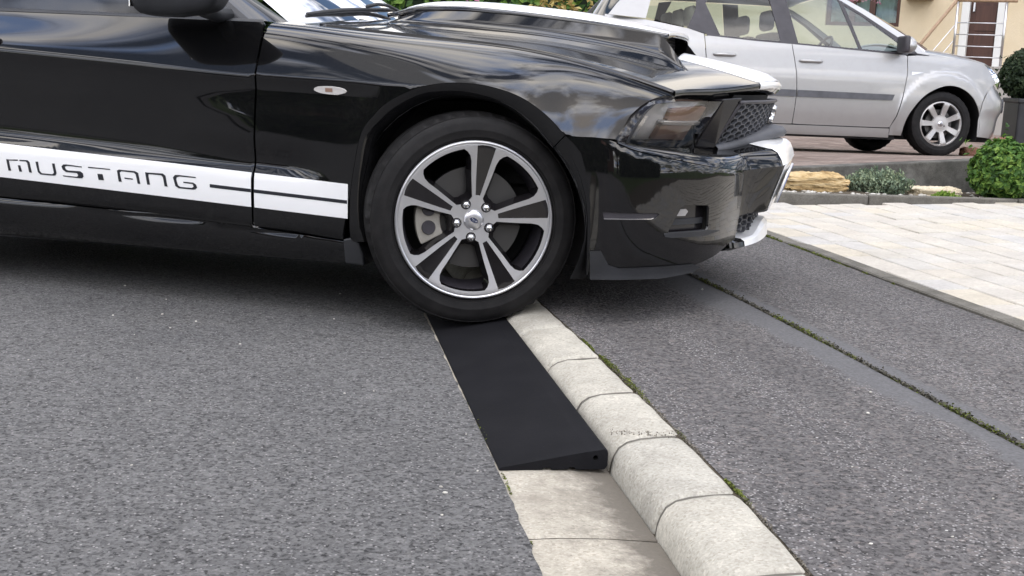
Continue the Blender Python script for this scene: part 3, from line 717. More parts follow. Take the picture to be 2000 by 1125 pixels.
# --- hood
zcen = crv([-0.9, -0.6, -0.2, 0.07, 0.33, 0.52, 0.70, 0.80, 0.86, 0.895, 0.92, 0.96], [1.025, 1.012, 0.992, 0.975, 0.948, 0.922, 0.890, 0.868, 0.853, 0.838, 0.812, 0.74], 0.012)
def Hz(x, y):
    a = np.clip(np.abs(y) / yT(x), 0, 1.3); return zT(x) + (zcen(x) - zT(x)) * (1 - (np.sqrt(a * a + 0.01) - 0.1) ** 1.22)
def hood(u, v): return np.stack([u, v, Hz(u, v)], -1)
hf = [(0.610, -0.7105), (0.640, -0.64), (0.685, -0.56), (0.742, -0.462), (0.795, -0.36), (0.850, -0.25), (0.895, -0.13), (0.915, 0.0)]
hfs = [tuple(p) for p in smooth_pts(hf, 4)]
hl = [(x, -float(yT(x)) + 0.004) for x in np.linspace(-0.62, 0.60, 24)] + hfs + [(x, -y) for x, y in hfs[::-1][1:]] + [(x, float(yT(x)) - 0.004) for x in np.linspace(0.60, -0.62, 24)]
hl += [(-0.62, y) for y in np.linspace(0.70, -0.70, 12)]
hoodo = patch('hood', [hl], hood, BP, car, res=0.032, out=(0, 0, 1), fold=0.020)
# lip under the hood's leading edge
hv = []; hfc = []
pts = hfs + [(x, -y) for x, y in hfs[::-1][1:]]
for (x, y) in pts:
    z = float(Hz(x, y)); d = Vector((1.0, y * 1.1, 0)).normalized()
    for (o_, dz) in ((0.0, 0.0), (0.004, -0.006), (0.002, -0.020), (-0.014, -0.038), (-0.07, -0.05)): hv.append((x + d.x * o_, y + d.y * o_, z + dz))
for i in range(len(pts) - 1):
    for j in range(4): hfc.append((i * 5 + j, i * 5 + j + 1, (i + 1) * 5 + j + 1, (i + 1) * 5 + j))
mesh_obj('hood_lip', hv, hfc, BP, hoodo, smooth=True)
SW = 0.245                                  # half width of the centre stripe
xfr = lambda y: np.interp(np.abs(y), [-p[1] for p in hfs[::-1]], [p[0] for p in hfs[::-1]])
stl = [(0.555, -SW), (0.850 - 0.012, -SW)] + [(float(xfr(y)) - 0.004, y) for y in np.linspace(-SW + 0.01, SW - 0.01, 15)] + [(0.850 - 0.012, SW), (0.555, SW)]
patch('hood_stripe', [stl], hood, WP, hoodo, res=0.03, out=(0, 0, 1), fold=0.0015, off=0.0018)
v = []; f = []
for y in np.linspace(-SW, SW, 21):
    x = float(xfr(y)); z = float(Hz(x, y)); d = Vector((1.0, y * 1.1, 0)).normalized()
    for (o_, dz) in ((0.0005, 0.002), (0.0062, -0.006), (0.0052, -0.018), (-0.004, -0.0262)): v.append((x + d.x * o_, y + d.y * o_, z + dz))
for i in range(20):
    for j in range(3): f.append((i * 4 + j, i * 4 + j + 1, i * 4 + j + 5, i * 4 + j + 4))
mesh_obj('lip_stripe', v, f, WP, hoodo, smooth=True)
# --- hood scoop
Ts = crv([-0.60, -0.52, -0.46, -0.40, -0.24, -0.045, 0.241, 0.42, 0.53], [1.005, 1.018, 1.040, 1.052, 1.055, 1.045, 1.020, 1.000, 0.984], 0.03)
yt_ = crv([-0.60, -0.5, -0.3, 0.2, 0.54], [0.20, 0.285, 0.320, 0.340, 0.350], 0.04)
ym_ = crv([-0.60, -0.5, -0.3, 0.2, 0.54, 0.62], [0.26, 0.345, 0.368, 0.378, 0.378, 0.365], 0.04)
yb_ = crv([-0.62, -0.5, -0.3, 0.2, 0.54, 0.70], [0.30, 0.40, 0.437, 0.442, 0.430, 0.40], 0.04)
scoop = empty('hood_scoop'); scoop.parent = car
def stop(u, v): return np.stack([u, v, Ts(u) + np.interp(u, [-0.45, 0.2, 0.53], [0.034, 0.030, 0.006]) * (1 - (v / 0.34) ** 2) - 0.010 * (np.abs(v) / 0.345) ** 8], -1)
xs = list(np.linspace(-0.56, 0.528, 24))
tl = [(x, -float(yt_(x)) + 0.002) for x in xs] + [(0.538, -0.2), (0.542, 0.0), (0.538, 0.2)] + [(x, float(yt_(x)) - 0.002) for x in xs[::-1]]
sl_ = [(x, -min(float(yt_(x)) - 0.018, 0.33)) for x in xs[2:]] + [(0.539, -0.2), (0.543, 0.0), (0.539, 0.2)] + [(x, min(float(yt_(x)) - 0.018, 0.33)) for x in xs[:1:-1]]
patch('scoop_top', [tl], stop, BP, scoop, res=0.03, out=(0, 0, 1), fold=0.018)
patch('scoop_stripe', [sl_], stop, WP, scoop, res=0.03, out=(0, 0, 1), fold=0.0015, off=0.0018)
v = []; f = []
for y in np.linspace(-0.325, 0.325, 21):
    x = float(np.interp(abs(y), [0, 0.2, 0.34], [0.542, 0.538, 0.528])); z = float(stop(np.array([x]), np.array([y]))[0][2])
    v += [(x + 0.0006, y, z + 0.0018), (x + 0.0035, y, z - 0.004), (x + 0.0015, y, z - 0.010)]
for i in range(20):
    for j in range(2): f.append((i * 3 + j, i * 3 + j + 1, i * 3 + j + 4, i * 3 + j + 3))
mesh_obj('scoop_edge', v, f, WP, scoop, smooth=True)
def scoop_side(u, v):
    yt, ym, yb = yt_(u), ym_(u), yb_(u); Hb = Hz(u, yb)
    zt = Ts(u) - 0.016
    # ahead of the mouth the cheek falls off to the hood
    fall = sstep(0.50, 0.63, u) ** 0.9; zt = zt * (1 - fall) + (Hb + 0.002) * fall
    zm = Hb + 0.34 * (zt - Hb); ym2 = ym * (1 - fall) + yb * fall * 0.97 + 0 * u
    yt2 = yt * (1 - fall) + (yb - 0.03) * fall
    t = np.clip(v, 0, 1)
    k = 0.42
    w1 = sstep(k - 0.14, k + 0.14, t)
    ya, za = ym2 + (yt2 - ym2) * (t - k) / (1 - k), zm + (zt - zm) * (t - k) / (1 - k)
    yb2, zb = yb + (ym2 - yb) * t / k, Hb + (zm - Hb) * t / k
    return np.stack([u, -(ya * w1 + yb2 * (1 - w1)), za * w1 + zb * (1 - w1)], -1)
sloop = [(x, 0.0) for x in np.linspace(-0.57, 0.66, 30)] + [(0.66, 0.5), (0.62, 1.0)] + [(x, 1.0) for x in np.linspace(0.60, -0.57, 30)]
patch('scoop_side', [sloop], scoop_side, BP, scoop, res=0.02, asp=6, fold=0.006, mirror=True, out=(0, -1, 0.3))
mb = MB()
mb.box((0.44, -0.335, 0.86), (0.452, 0.335, 0.985)); mb.build('scoop_mouth', M['dark_void'], scoop)
mb = MB()
for i in range(46): y = -0.33 + i * 0.0147; mb.box((0.470, y - 0.0016, 0.895), (0.473, y + 0.0016, 0.978))
for i in range(7): z = 0.905 + i * 0.012; mb.box((0.4695, -0.335, z - 0.0013), (0.4735, 0.335, z + 0.0013))
mb.build('scoop_mesh', M['dark_trim'], scoop)

# --- bumper
pc = smooth_pts([(0.285, -0.927), (0.34, -0.917), (0.392, -0.906), (0.45, -0.889), (0.52, -0.857), (0.59, -0.808), (0.66, -0.742), (0.72, -0.663), (0.768, -0.576), (0.803, -0.48), (0.832, -0.38)], 6)
pl = np.concatenate([[0], np.cumsum([np.linalg.norm(pc[i + 1] - pc[i]) for i in range(len(pc) - 1)])]); pl = pl - pl[12]; PLN = pl[-1]; pcx = np.array([p[0] for p in pc]); pcy = np.array([p[1] for p in pc])
cpx = crv(pl, pcx, 0.02); cpy = crv(pl, pcy, 0.02)
zsh = crv([-0.12, 0, 0.05, 0.1, 0.3, 0.5, PLN], [0.6335, 0.632, 0.626, 0.605, 0.565, 0.535, 0.516], 0.02)
prof_b = crv([0.15, 0.20, 0.25, 0.32, 0.42, 0.50, 0.55, 0.64], [-0.035, -0.016, -0.007, -0.002, 0.0, 0.0, -0.002, -0.012], 0.012)
def bnorm(s):
    tx = (cpx(s + .004) - cpx(s - .004)); ty = (cpy(s + .004) - cpy(s - .004)); L = np.hypot(tx, ty); return ty / L, -tx / L
def bump_s(u, v):
    nx, ny = bnorm(u); o = prof_b(v) * (0.4 + 0.6 * np.clip(u / 0.2, 0, 1)); lean = -0.016 * np.clip((0.516 - v) / 0.25, 0, 1) * np.clip((u - 0.4) / 0.3, 0, 1)
    # rolled edge just below the shoulder
    sh = zsh(u); d = np.clip(1 - (sh - v) / 0.02, 0, 1); o = o - 0.003 * d ** 2 * np.clip(u / 0.08, 0, 1)
    return np.stack([cpx(u) + nx * o + lean, cpy(u) + ny * o, v], -1)
botz = [(0.0, 0.20), (0.10, 0.200), (0.30, 0.205), (0.42, 0.213), (0.55, 0.235), (0.66, 0.262), (PLN, 0.272)]
xu = lambda x: float(np.interp(x, pcx, pl))
bl = [(xu(0.392), 0.28), (xu(0.386), 0.42), (xu(0.375), 0.50), (xu(0.35), 0.582), (xu(0.325), 0.612), (xu(0.300), 0.6325)] + [(s, float(zsh(s))) for s in np.linspace(xu(0.31), PLN, 34)] + [(PLN, 0.40), (PLN, 0.30)] + botz[::-1]
# fog recess and slot reflector are real openings
fog = [(0.268, 0.327), (0.274, 0.345), (0.318, 0.412), (0.332, 0.418), (0.448, 0.412), (0.455, 0.402), (0.460, 0.335), (0.45, 0.324)]
refl = [(0.040, 0.372), (0.034, 0.398), (0.222, 0.394), (0.232, 0.389), (0.205, 0.371)]
bumper = empty('bumper'); bumper.parent = car
def arch2():
    A = smooth_pts([(0.299, 0.634), (0.35, 0.582), (0.375, 0.50), (0.386, 0.42), (0.392, 0.28), (0.392, 0.19)], 5); B = smooth_pts([(0.254, 0.590), (0.303, 0.528), (0.340, 0.455), (0.362, 0.375), (0.372, 0.27), (0.374, 0.19)], 5); v = []; f = []
    for a, b in zip(A, B):
        pa = bump_s(np.array([xu(a[0])]), np.array([a[1]]))[0] + np.array([0, 0.003, 0])
        for t in np.linspace(0, 1, 6):
            q = pa * (1 - t) + np.array([b[0], -0.888, b[1]]) * t; q[1] -= 0.006 * math.sin(math.pi * t); v.append(q)
        v.append(np.array([b[0] * 0.985, -0.82, b[1] - 0.004]))
    n = len(A)
    for i in range(n - 1):
        for j in range(6): f.append((i * 7 + j, i * 7 + j + 1, (i + 1) * 7 + j + 1, (i + 1) * 7 + j))
    for s in (1, -1): mesh_obj('arch_lip', [(p[0], p[1] * s, p[2]) for p in v], f if s == 1 else [q[::-1] for q in f], BP, bumper, smooth=True)
arch2()
patch('fascia', [bl, fog, refl], bump_s, BP, bumper, res=0.017, out=(0.5, -0.8, 0), fold=0.012, mirror=True)
fogi = [(s, z) for s, z in fog]
bump_in = lambda u, v: bump_s(u, v) + np.stack([-0.022 * np.ones_like(u), 0.022 * np.ones_like(u), 0 * u], -1)
patch('fog_recess', [fogi], bump_in, M['gloss_plastic'], bumper, res=0.02, out=(0.5, -0.8, 0), fold=0.0, mirror=True)
patch('side_reflector', [refl], bump_s, M['dark_trim'], bumper, res=0.02, out=(0.5, -0.8, 0), fold=0.004, off=-0.006, mirror=True)
patch('reflector_frame', [[(0.036, 0.3735), (0.040, 0.3735), (0.203, 0.3735), (0.212, 0.3785), (0.206, 0.3785), (0.2, 0.3765), (0.04, 0.3765)]], bump_s, M['chrome'], bumper, res=0.02, out=(0.5, -0.8, 0), fold=0.002, off=-0.002)
foglamp = [(0.298, 0.381), (0.308, 0.401), (0.350, 0.403), (0.360, 0.394), (0.348, 0.380)]
patch('fog_lamp', [foglamp], lambda u, v: bump_s(u, v) + np.stack([-0.010 + 0 * u, 0.010 + 0 * u, 0 * u], -1), M['fog_lens'], bumper, res=0.012, out=(0.5, -0.8, 0), fold=0.012, mirror=True)
patch('fog_trim', [[(0.256, 0.316), (0.252, 0.328), (0.45, 0.329), (0.535, 0.321), (0.45, 0.311), (0.28, 0.312)]], bump_s, M['black_plastic'], bumper, res=0.015, out=(0.5, -0.8, 0), fold=0.02, off=0.004, mirror=True)
patch('fog_shelf', [[(0.287, 0.350), (0.300, 0.369), (0.446, 0.369), (0.447, 0.350)]], lambda u, v: bump_s(u, v) + np.stack([-0.016 + 0 * u, 0.018 + 0 * u, 0 * u], -1), M['black_plastic'], bumper, res=0.02, out=(0.5, -0.8, 0), fold=0.02, mirror=True)
# centre: facets and beak
fx = crv([0, 0.20, 0.262, 0.275, 0.37, 0.39], [0.970, 0.964, 0.957, 0.945, 0.842, 0.826], 0.006)
fl_ = crv([0, 0.26, 0.39], [0.34, 0.32, 0.06], 0.01)
topz = crv([0, 0.27, 0.38], [0.556, 0.530, 0.516], 0.02)
def face(u, v):   # u=y
    a = np.abs(u); return np.stack([fx(a) + fl_(a) * (v - 0.516) , u, v], -1)
facL = [(-0.388, 0.352), (-0.388, 0.514)] + [(-y, float(topz(y))) for y in np.linspace(0.36, 0.0, 14)]; facL += [(-a, b) for a, b in facL[::-1][1:]] + [(0.388, 0.352), (0.26, 0.372), (0, 0.380), (-0.26, 0.372)]
patch('beak_face', [facL], face, BP, bumper, res=0.016, out=(1, 0, 0), fold=0.01)
wf = [(-0.258, 0.374), (-0.258, 0.532)] + [(-y, float(topz(y)) + 0.002) for y in np.linspace(0.22, 0.0, 8)]; wf += [(-a, b) for a, b in wf[::-1][1:]] + [(0.258, 0.374), (0, 0.382)]
patch('beak_stripe', [wf], face, WP, bumper, res=0.02, out=(1, 0, 0), fold=0.0015, off=0.002)
# shelf from the shoulder up to headlight and grille
inn = smooth_pts([(0.440, -0.868, 0.627), (0.486, -0.842, 0.616), (0.54, -0.76, 0.606), (0.60, -0.66, 0.598), (0.655, -0.53, 0.594), (0.715, -0.425, 0.591), (0.775, -0.30, 0.603), (0.83, -0.17, 0.622), (0.858, 0.0, 0.634)], 6)
shl = [(float(cpx(s)), float(cpy(s)), float(zsh(s))) for s in np.linspace(0.0, PLN, 33)] + [(float(face(np.array([-y]), np.array([float(topz(y))]))[0][0]), -y, float(topz(y))) for y in np.linspace(0.365, 0.0, 16)]
def polyres(P, n):
    P = np.array(P, float); d = np.concatenate([[0], np.cumsum(np.linalg.norm(np.diff(P, axis=0), axis=1))]); t = np.linspace(0, d[-1], n); return np.stack([np.interp(t, d, P[:, k]) for k in range(3)], -1)
# resample both by the share of y covered
def by_y(P, n, ys):
    P = np.array(P, float); return np.stack([np.interp(ys, P[:, 1], P[:, 0]), ys, np.interp(ys, P[:, 1], P[:, 2])], -1)
ysn = np.linspace(0, 1, 70)
so_ = polyres(shl, 400); si_ = polyres(inn, 400)
tt = np.linspace(0, 1, 70)
A = by_y(so_, 70, -0.884 + 0.884 * tt); B = by_y(si_, 70, -0.866 + 0.866 * tt)
v = []; f = []; nj = 19
for i in range(70):
    for j in range(nj):
        t = j / (nj - 1); q = A[i] * (1 - t) + B[i] * t
        fi = np.interp(t, [0, 0.10, 0.22, 0.34, 0.46, 1.0], [0, 0.035, 0.13, 0.26, 0.36, 1.0]); fr_ = np.interp(t, [0, 0.10, 0.22, 0.34, 0.46, 1.0], [0, 0.24, 0.56, 0.72, 0.74, 1.0])
        q = A[i] + (B[i] - A[i]) * np.array([fi, fi, fr_])
        v.append(q)
for i in range(69):
    for j in range(nj - 1): f.append((i * nj + j, i * nj + j + 1, (i + 1) * nj + j + 1, (i + 1) * nj + j))
for s in (1, -1): mesh_obj('shelf', [(p[0], p[1] * s, p[2]) for p in v], f if s == 1 else [q[::-1] for q in f], BP, bumper, smooth=True)
v2 = []; f2 = []
rows = [i for i in range(70) if A[i][1] > -0.272]
for i in rows:
    for j in range(nj): v2.append((v[i * nj + j][0] + 0.001, v[i * nj + j][1], v[i * nj + j][2] + 0.0022))
full = v2 + [(p[0], -p[1], p[2]) for p in v2]
k2 = len(v2)
for i in range(len(rows) - 1):
    for j in range(nj - 1):
        q = (i * nj + j, i * nj + j + 1, (i + 1) * nj + j + 1, (i + 1) * nj + j); f2 += [q, tuple(k2 + a for a in q[::-1])]
mesh_obj('shelf_stripe', full, f2, WP, bumper, smooth=True)
# grey molding under the grille
mp = smooth_pts([(0.705, -0.43, 0.594), (0.765, -0.31, 0.612), (0.83, -0.17, 0.638), (0.872, -0.05, 0.654), (0.876, 0.05, 0.654), (0.83, 0.17, 0.638), (0.765, 0.31, 0.612), (0.705, 0.43, 0.594)], 6)
v = []; f = []
for p in mp:
    k = 1 - abs(p[1]) / 0.43; d = 0.35 + 0.65 * k
    for (dx, dz) in ((0.050 * d + 0.012, -0.030 * d - 0.004), (0.062 * d + 0.012, -0.016 * d), (0.050 * d + 0.008, 0.004), (0.02 * d, 0.010), (-0.03, 0.012), (-0.06, 0.010)): v.append((p[0] + dx, p[1], p[2] + dz))
for i in range(len(mp) - 1):
    for j in range(5): f.append((i * 6 + j, i * 6 + j + 1, (i + 1) * 6 + j + 1, (i + 1) * 6 + j))
mesh_obj('grille_molding', v, f, M['grey_plastic'], car, smooth=True)
# grille mesh (honeycomb) and dark back
def gsurf(u, v):
    a = np.abs(u); return np.stack([0.862 - 0.78 * a ** 2 + (0.22 + 0.7 * a) * (v - 0.6), u, v], -1)
def honey(name, surf, poly, cell, bar, m, parent, depth=0.012):
    L = [np.asarray(poly, float)]; mbv = []; mbf = []
    lo, hi = L[0].min(0), L[0].max(0); dx = cell * 1.5; dy = cell * math.sqrt(3) * 0.62
    nx = int((hi[0] - lo[0]) / dx) + 2; ny = int((hi[1] - lo[1]) / dy) + 2
    for i in range(-1, nx):
        for j in range(-1, ny):
            c = np.array([lo[0] + i * dx, lo[1] + (j + 0.5 * (i % 2)) * dy])
            if not inside(L, c[None])[0]: continue
            ang_ = np.radians(np.arange(6) * 60); k = len(mbv)
            for rr, dd in ((1.0, 0), (1.0 - bar, 0), (1.0 - bar, depth)):
                ring = np.stack([c[0] + cell * rr * np.cos(ang_), c[1] + cell * rr * np.sin(ang_) * 0.62], -1)
                P = surf(ring[:, 0], ring[:, 1]); P[:, 0] -= dd
                mbv += [tuple(p) for p in P]
            for a in range(6):
                b = (a + 1) % 6; mbf += [(k + a, k + b, k + 6 + b, k + 6 + a), (k + 6 + a, k + 6 + b, k + 12 + b, k + 12 + a)]
    return mesh_obj(name, mbv, mbf, m, parent)
gp = [(-0.425, 0.603), (-0.415, 0.742), (0.415, 0.742), (0.425, 0.603), (0.17, 0.646), (0, 0.66), (-0.17, 0.646)]
gril = empty('grille'); gril.parent = car
honey('grille_mesh', gsurf, gp, 0.0215, 0.16, M['grey_plastic'], gril)
patch('grille_back', [[(-0.43, 0.58), (-0.42, 0.775), (0.42, 0.775), (0.43, 0.58)]], lambda u, v: gsurf(u, v) - np.array([0.035, 0, 0]), M['dark_void'], gril, res=0.05, out=(1, 0, 0), fold=0)
fr = smooth_pts([(-0.432, 0.600), (-0.424, 0.67), (-0.415, 0.742), (-0.40, 0.750), (-0.2, 0.7525), (0, 0.753), (0.2, 0.7525), (0.40, 0.750), (0.415, 0.742), (0.424, 0.67), (0.432, 0.600)], 4)
fpts = gsurf(np.array([p[0] for p in fr]), np.array([p[1] for p in fr])); MB().tube(fpts, 0.007, 6).build('grille_frame', M['dark_trim'], gril, smooth=True)
# running-horse style badge in the grille
hz = [(-0.075, 0.000), (-0.060, 0.012), (-0.045, 0.008), (-0.030, 0.014), (-0.005, 0.012), (0.012, 0.020), (0.026, 0.034), (0.034, 0.036), (0.046, 0.026), (0.050, 0.020), (0.040, 0.020), (0.032, 0.012), (0.030, 0.002), (0.044, -0.006), (0.052, -0.016), (0.046, -0.018), (0.034, -0.010), (0.022, -0.010), (0.028, -0.024), (0.020, -0.030), (0.012, -0.012), (-0.012, -0.006), (-0.026, -0.012), (-0.040, -0.024), (-0.052, -0.026), (-0.040, -0.010), (-0.040, -0.002), (-0.056, 0.002)]
patch('horse_badge', [[(-a * 1.0, 0.700 + b) for a, b in hz]], lambda u, v: gsurf(u, v) + np.array([0.018, 0, 0]), M['chrome'], gril, res=0.02, out=(1, 0, 0), fold=0.014)
# dark panel between headlight and grille
for s in (1, -1):
    v = [(0.748, -0.49, 0.760), (0.806, -0.415, 0.766), (0.722, -0.428, 0.590), (0.660, -0.495, 0.594)]
    c = [(p[0] + 0.004, p[1] * s, p[2]) for p in v]; b = [(p[0] - 0.05, (p[1] + 0.02) * s, p[2]) for p in v]
    MB().add(c + b, [(0, 1, 2, 3), (7, 6, 5, 4), (0, 4, 5, 1), (1, 5, 6, 2), (2, 6, 7, 3), (3, 7, 4, 0)]).build('lamp_panel', M['gloss_plastic'], car, bevel=0.004)
# --- headlight
HB = [(0.482, -0.846, 0.616), (0.545, -0.765, 0.606), (0.605, -0.655, 0.598), (0.657, -0.505, 0.595)]          # bottom, outer to inner
HT = [(0.560, -0.802, 0.742), (0.625, -0.700, 0.7505), (0.688, -0.595, 0.753), (0.744, -0.492, 0.752)]         # top
HL = [(0.482, -0.846, 0.616), (0.502, -0.842, 0.664), (0.530, -0.826, 0.712), (0.560, -0.802, 0.742)]          # outer edge, bottom to top
hb, ht, hlft = polyres(smooth_pts(HB, 6), 200), polyres(smooth_pts(HT, 6), 200), polyres(smooth_pts(HL, 6), 200)
def ev(C, t): t = np.clip(t, 0, 1) * 199; return np.stack([np.interp(t, np.arange(200), C[:, k]) for k in range(3)], -1)
def lens(u, v):
    u = np.asarray(u, float); v = np.asarray(v, float); U = u[..., None]; V_ = v[..., None]
    r1 = ev(hb, u) * (1 - V_) + ev(ht, u) * V_
    L0 = ev(hlft, v); lin = hb[0] * (1 - V_) + ht[0] * V_
    q = r1 + (L0 - lin) * (1 - U) ** 2
    bul = np.sin(np.pi * np.clip(v, 0, 1)) * np.sin(np.pi * np.clip(u * 0.9 + 0.08, 0, 1))
    return q + np.stack([0.012 * bul, -0.012 * bul, 0 * bul], -1)
hlamp = empty('headlight'); hlamp.parent = car
hlamp2 = empty('headlight'); hlamp2.parent = car
sq = [(0.0, 0.0), (1, 0), (1, 1), (0, 1)]
def mir(o, parent, name=None):
    me = o.data.copy(); n = len(me.vertices); c = np.empty(n * 3); me.vertices.foreach_get('co', c); c = c.reshape(-1, 3); c[:, 1] *= -1; me.vertices.foreach_set('co', c.ravel()); me.flip_normals(); me.update()
    return link(bpy.data.objects.new(name or o.name.split('.')[0], me), parent)
def hobj(*a, **k):
    o = patch(*a, **k); mir(o, hlamp2); return o
hobj('lens', [sq], lens, M['headlight_glass'], hlamp, res=0.05, out=(0.5, -0.8, 0), fold=0.0, eps=5e-3)
lin_ = lambda u, v: lens(u, v) + np.stack([-0.045 + 0 * u, 0.050 + 0 * u, 0 * u], -1)
hobj('housing', [sq], lin_, M['lamp_grey'], hlamp, res=0.08, out=(0.5, -0.8, 0), fold=0)
lin1 = lambda u, v: lens(u, v) + np.stack([-0.030 + 0 * u, 0.034 + 0 * u, 0 * u], -1)
hobj('reflection_panel', [[(0.36, 0.10), (0.93, 0.12), (0.93, 0.46), (0.36, 0.44)]], lin1, M['bulb_reflection_brown'], hlamp, res=0.06, out=(0.5, -0.8, 0), fold=0.02)  # lower brown reflection in the lamp, painted as a panel
hobj('reflection_panel', [[(0.40, 0.56), (0.94, 0.56), (0.94, 0.86), (0.40, 0.84)]], lin1, M['bulb_reflection_brown'], hlamp, res=0.06, out=(0.5, -0.8, 0), fold=0.02)  # upper brown reflection, likewise put into the panel's colour
hobj('lamp_divider', [[(0.34, 0.46), (0.95, 0.48), (0.95, 0.54), (0.34, 0.53)]], lambda u, v: lens(u, v) + np.stack([-0.02 + 0 * u, 0.022 + 0 * u, 0 * u], -1), M['reflector_silver'], hlamp, res=0.06, out=(0.5, -0.8, 0), fold=0.03)
hobj('turn_reflector', [[(0.05, 0.14), (0.14, 0.08), (0.15, 0.62), (0.09, 0.66)]], lin1, M['reflector_silver'], hlamp, res=0.05, out=(0.3, -0.9, 0), fold=0.02)
hobj('lower_bezel', [[(0.02, 0.0), (1, 0), (1, 0.08), (0.5, 0.10), (0.1, 0.05)]], lambda u, v: lens(u, v) + np.stack([-0.012 + 0 * u, 0.014 + 0 * u, 0 * u], -1), M['gloss_plastic'], hlamp, res=0.06, out=(0.5, -0.8, 0), fold=0.02)
hobj('lamp_rim', [[(0, 0), (0, 1), (0.03, 1), (0.03, 0)]], lambda u, v: lens(u, v) + np.stack([-0.003 + 0 * u, 0.004 + 0 * u, 0 * u], -1), M['grey_plastic'], hlamp, res=0.03, out=(0.3, -0.9, 0), fold=0.02)
# dark surround filling between fender edge and lens
def surround():
    A = polyres([(0.452, -0.884, 0.629), (0.470, -0.880, 0.665), (0.487, -0.870, 0.703), (0.512, -0.846, 0.731), (0.548, -0.800, 0.757), (0.585, -0.748, 0.770), (0.612, -0.7, 0.768)], 30)
    A = np.array([side(np.array([a[0]]), np.array([sv(a[0], a[2])]))[0] for a in A]) 
    B = np.concatenate([ev(hlft, np.linspace(0, 1, 20)), ev(ht, np.linspace(0.03, 0.30, 10))])
    v = []; f = []
    for a, b in zip(A, B):
        for t in (0, 0.3, 0.7, 1): v.append(a * (1 - t) + b * t + np.array([-0.006 * (1 - t) - 0.002, 0.010 * (1 - t) * 1 + 0.0, 0]))
    for i in range(29):
        for j in range(3): f.append((i * 4 + j, i * 4 + j + 1, i * 4 + j + 5, i * 4 + j + 4))
    for s in (1, -1): mesh_obj('lamp_surround', [(p[0], p[1] * s, p[2]) for p in v], f if s == 1 else [q[::-1] for q in f], M['gloss_plastic'], car, smooth=True)
surround()
# unseen filler boxes, added so no light leaks under the hood
MB().box((-0.55, -0.66, 0.45), (0.50, 0.66, 0.72)).box((0.45, -0.52, 0.30), (0.66, 0.52, 0.72)).build('light_block_filler', M['dark_void'], car)
# --- lower grille, lower lip, corner spoiler
gl_ = [(-0.36, 0.292), (-0.37, 0.362), (0.37, 0.362), (0.36, 0.292)]
def glow(u, v):
    a = np.abs(u); return np.stack([np.interp(a, [0, 0.2, 0.37], [0.90, 0.885, 0.80]) - 0.035 + 0.1 * (v - 0.3), u, v], -1)
honey('lower_grille', glow, gl_, 0.0215, 0.16, M['grey_plastic'], car)
patch('lower_grille_back', [[(-0.38, 0.25), (-0.38, 0.39), (0.38, 0.39), (0.38, 0.25)]], lambda u, v: glow(u, v) - np.array([0.035, 0, 0]), M['dark_void'], car, res=0.06, out=(1, 0, 0), fold=0)
lp = [(0.797, -0.385), (0.835, -0.345), (0.876, -0.23), (0.897, -0.11), (0.904, 0.0)]; lp = [tuple(p) for p in smooth_pts(lp, 5)]; lpf = lp + [(x, -y) for x, y in lp[::-1][1:]]
def lipmesh(name, m, keep, o):
    v = []; f = []; Q = [p for p in lpf if keep(p[1])]
    for (x, y) in Q:
        k = 1 - min(1, abs(y) / 0.40); up = 0.035 * float(sstep(0.24, 0.08, np.array(abs(y))))
        for (dx, z) in ((-0.075, 0.272 + 0.012 * k + up), (-0.016, 0.264 + 0.012 * k + up), (-0.004, 0.256 + 0.012 * k + up * 0.8), (0.0, 0.238 + 0.012 * k), (-0.03, 0.226 + 0.012 * k), (-0.12, 0.224)): v.append((x + dx + o, y, z + o * 0.6))
    for i in range(len(Q) - 1):
        for j in range(5): f.append((i * 6 + j, i * 6 + j + 1, (i + 1) * 6 + j + 1, (i + 1) * 6 + j))
    mesh_obj(name, v, f, m, bumper, smooth=False)
lipmesh('lower_lip', BP, lambda y: True, 0.0); lipmesh('lip_stripe_lower', WP, lambda y: abs(y) < 0.345, 0.002)
patch('beak_underside', [[(-0.37, 0.0), (0.37, 0.0), (0.37, 1), (-0.37, 1)]], lambda u, v: np.stack([(fx(np.abs(u)) + fl_(np.abs(u)) * (0.37 - 0.516)) - 0.05 * v - 0.003, u, 0.372 - 0.010 * v - 0.018 * (np.abs(u) / 0.37) ** 2], -1), M['black_plastic'], bumper, res=0.05, out=(0, 0, -1), fold=0.008)
# corner spoiler
spl = [(0.004, 0.178), (0.0, 0.270), (0.035, 0.272), (0.062, 0.226), (0.10, 0.214), (0.30, 0.216), (0.40, 0.216), (0.435, 0.207), (0.40, 0.190), (0.25, 0.178)]
patch('corner_spoiler', [spl], lambda u, v: bump_s(u, np.maximum(v, 0.2)) * np.array([1, 1, 0]) + np.stack([0 * u, -0.004 + 0 * u, v], -1), M['black_plastic'], bumper, res=0.015, out=(0.3, -0.9, 0), fold=0.05, off=0.010, mirror=True)
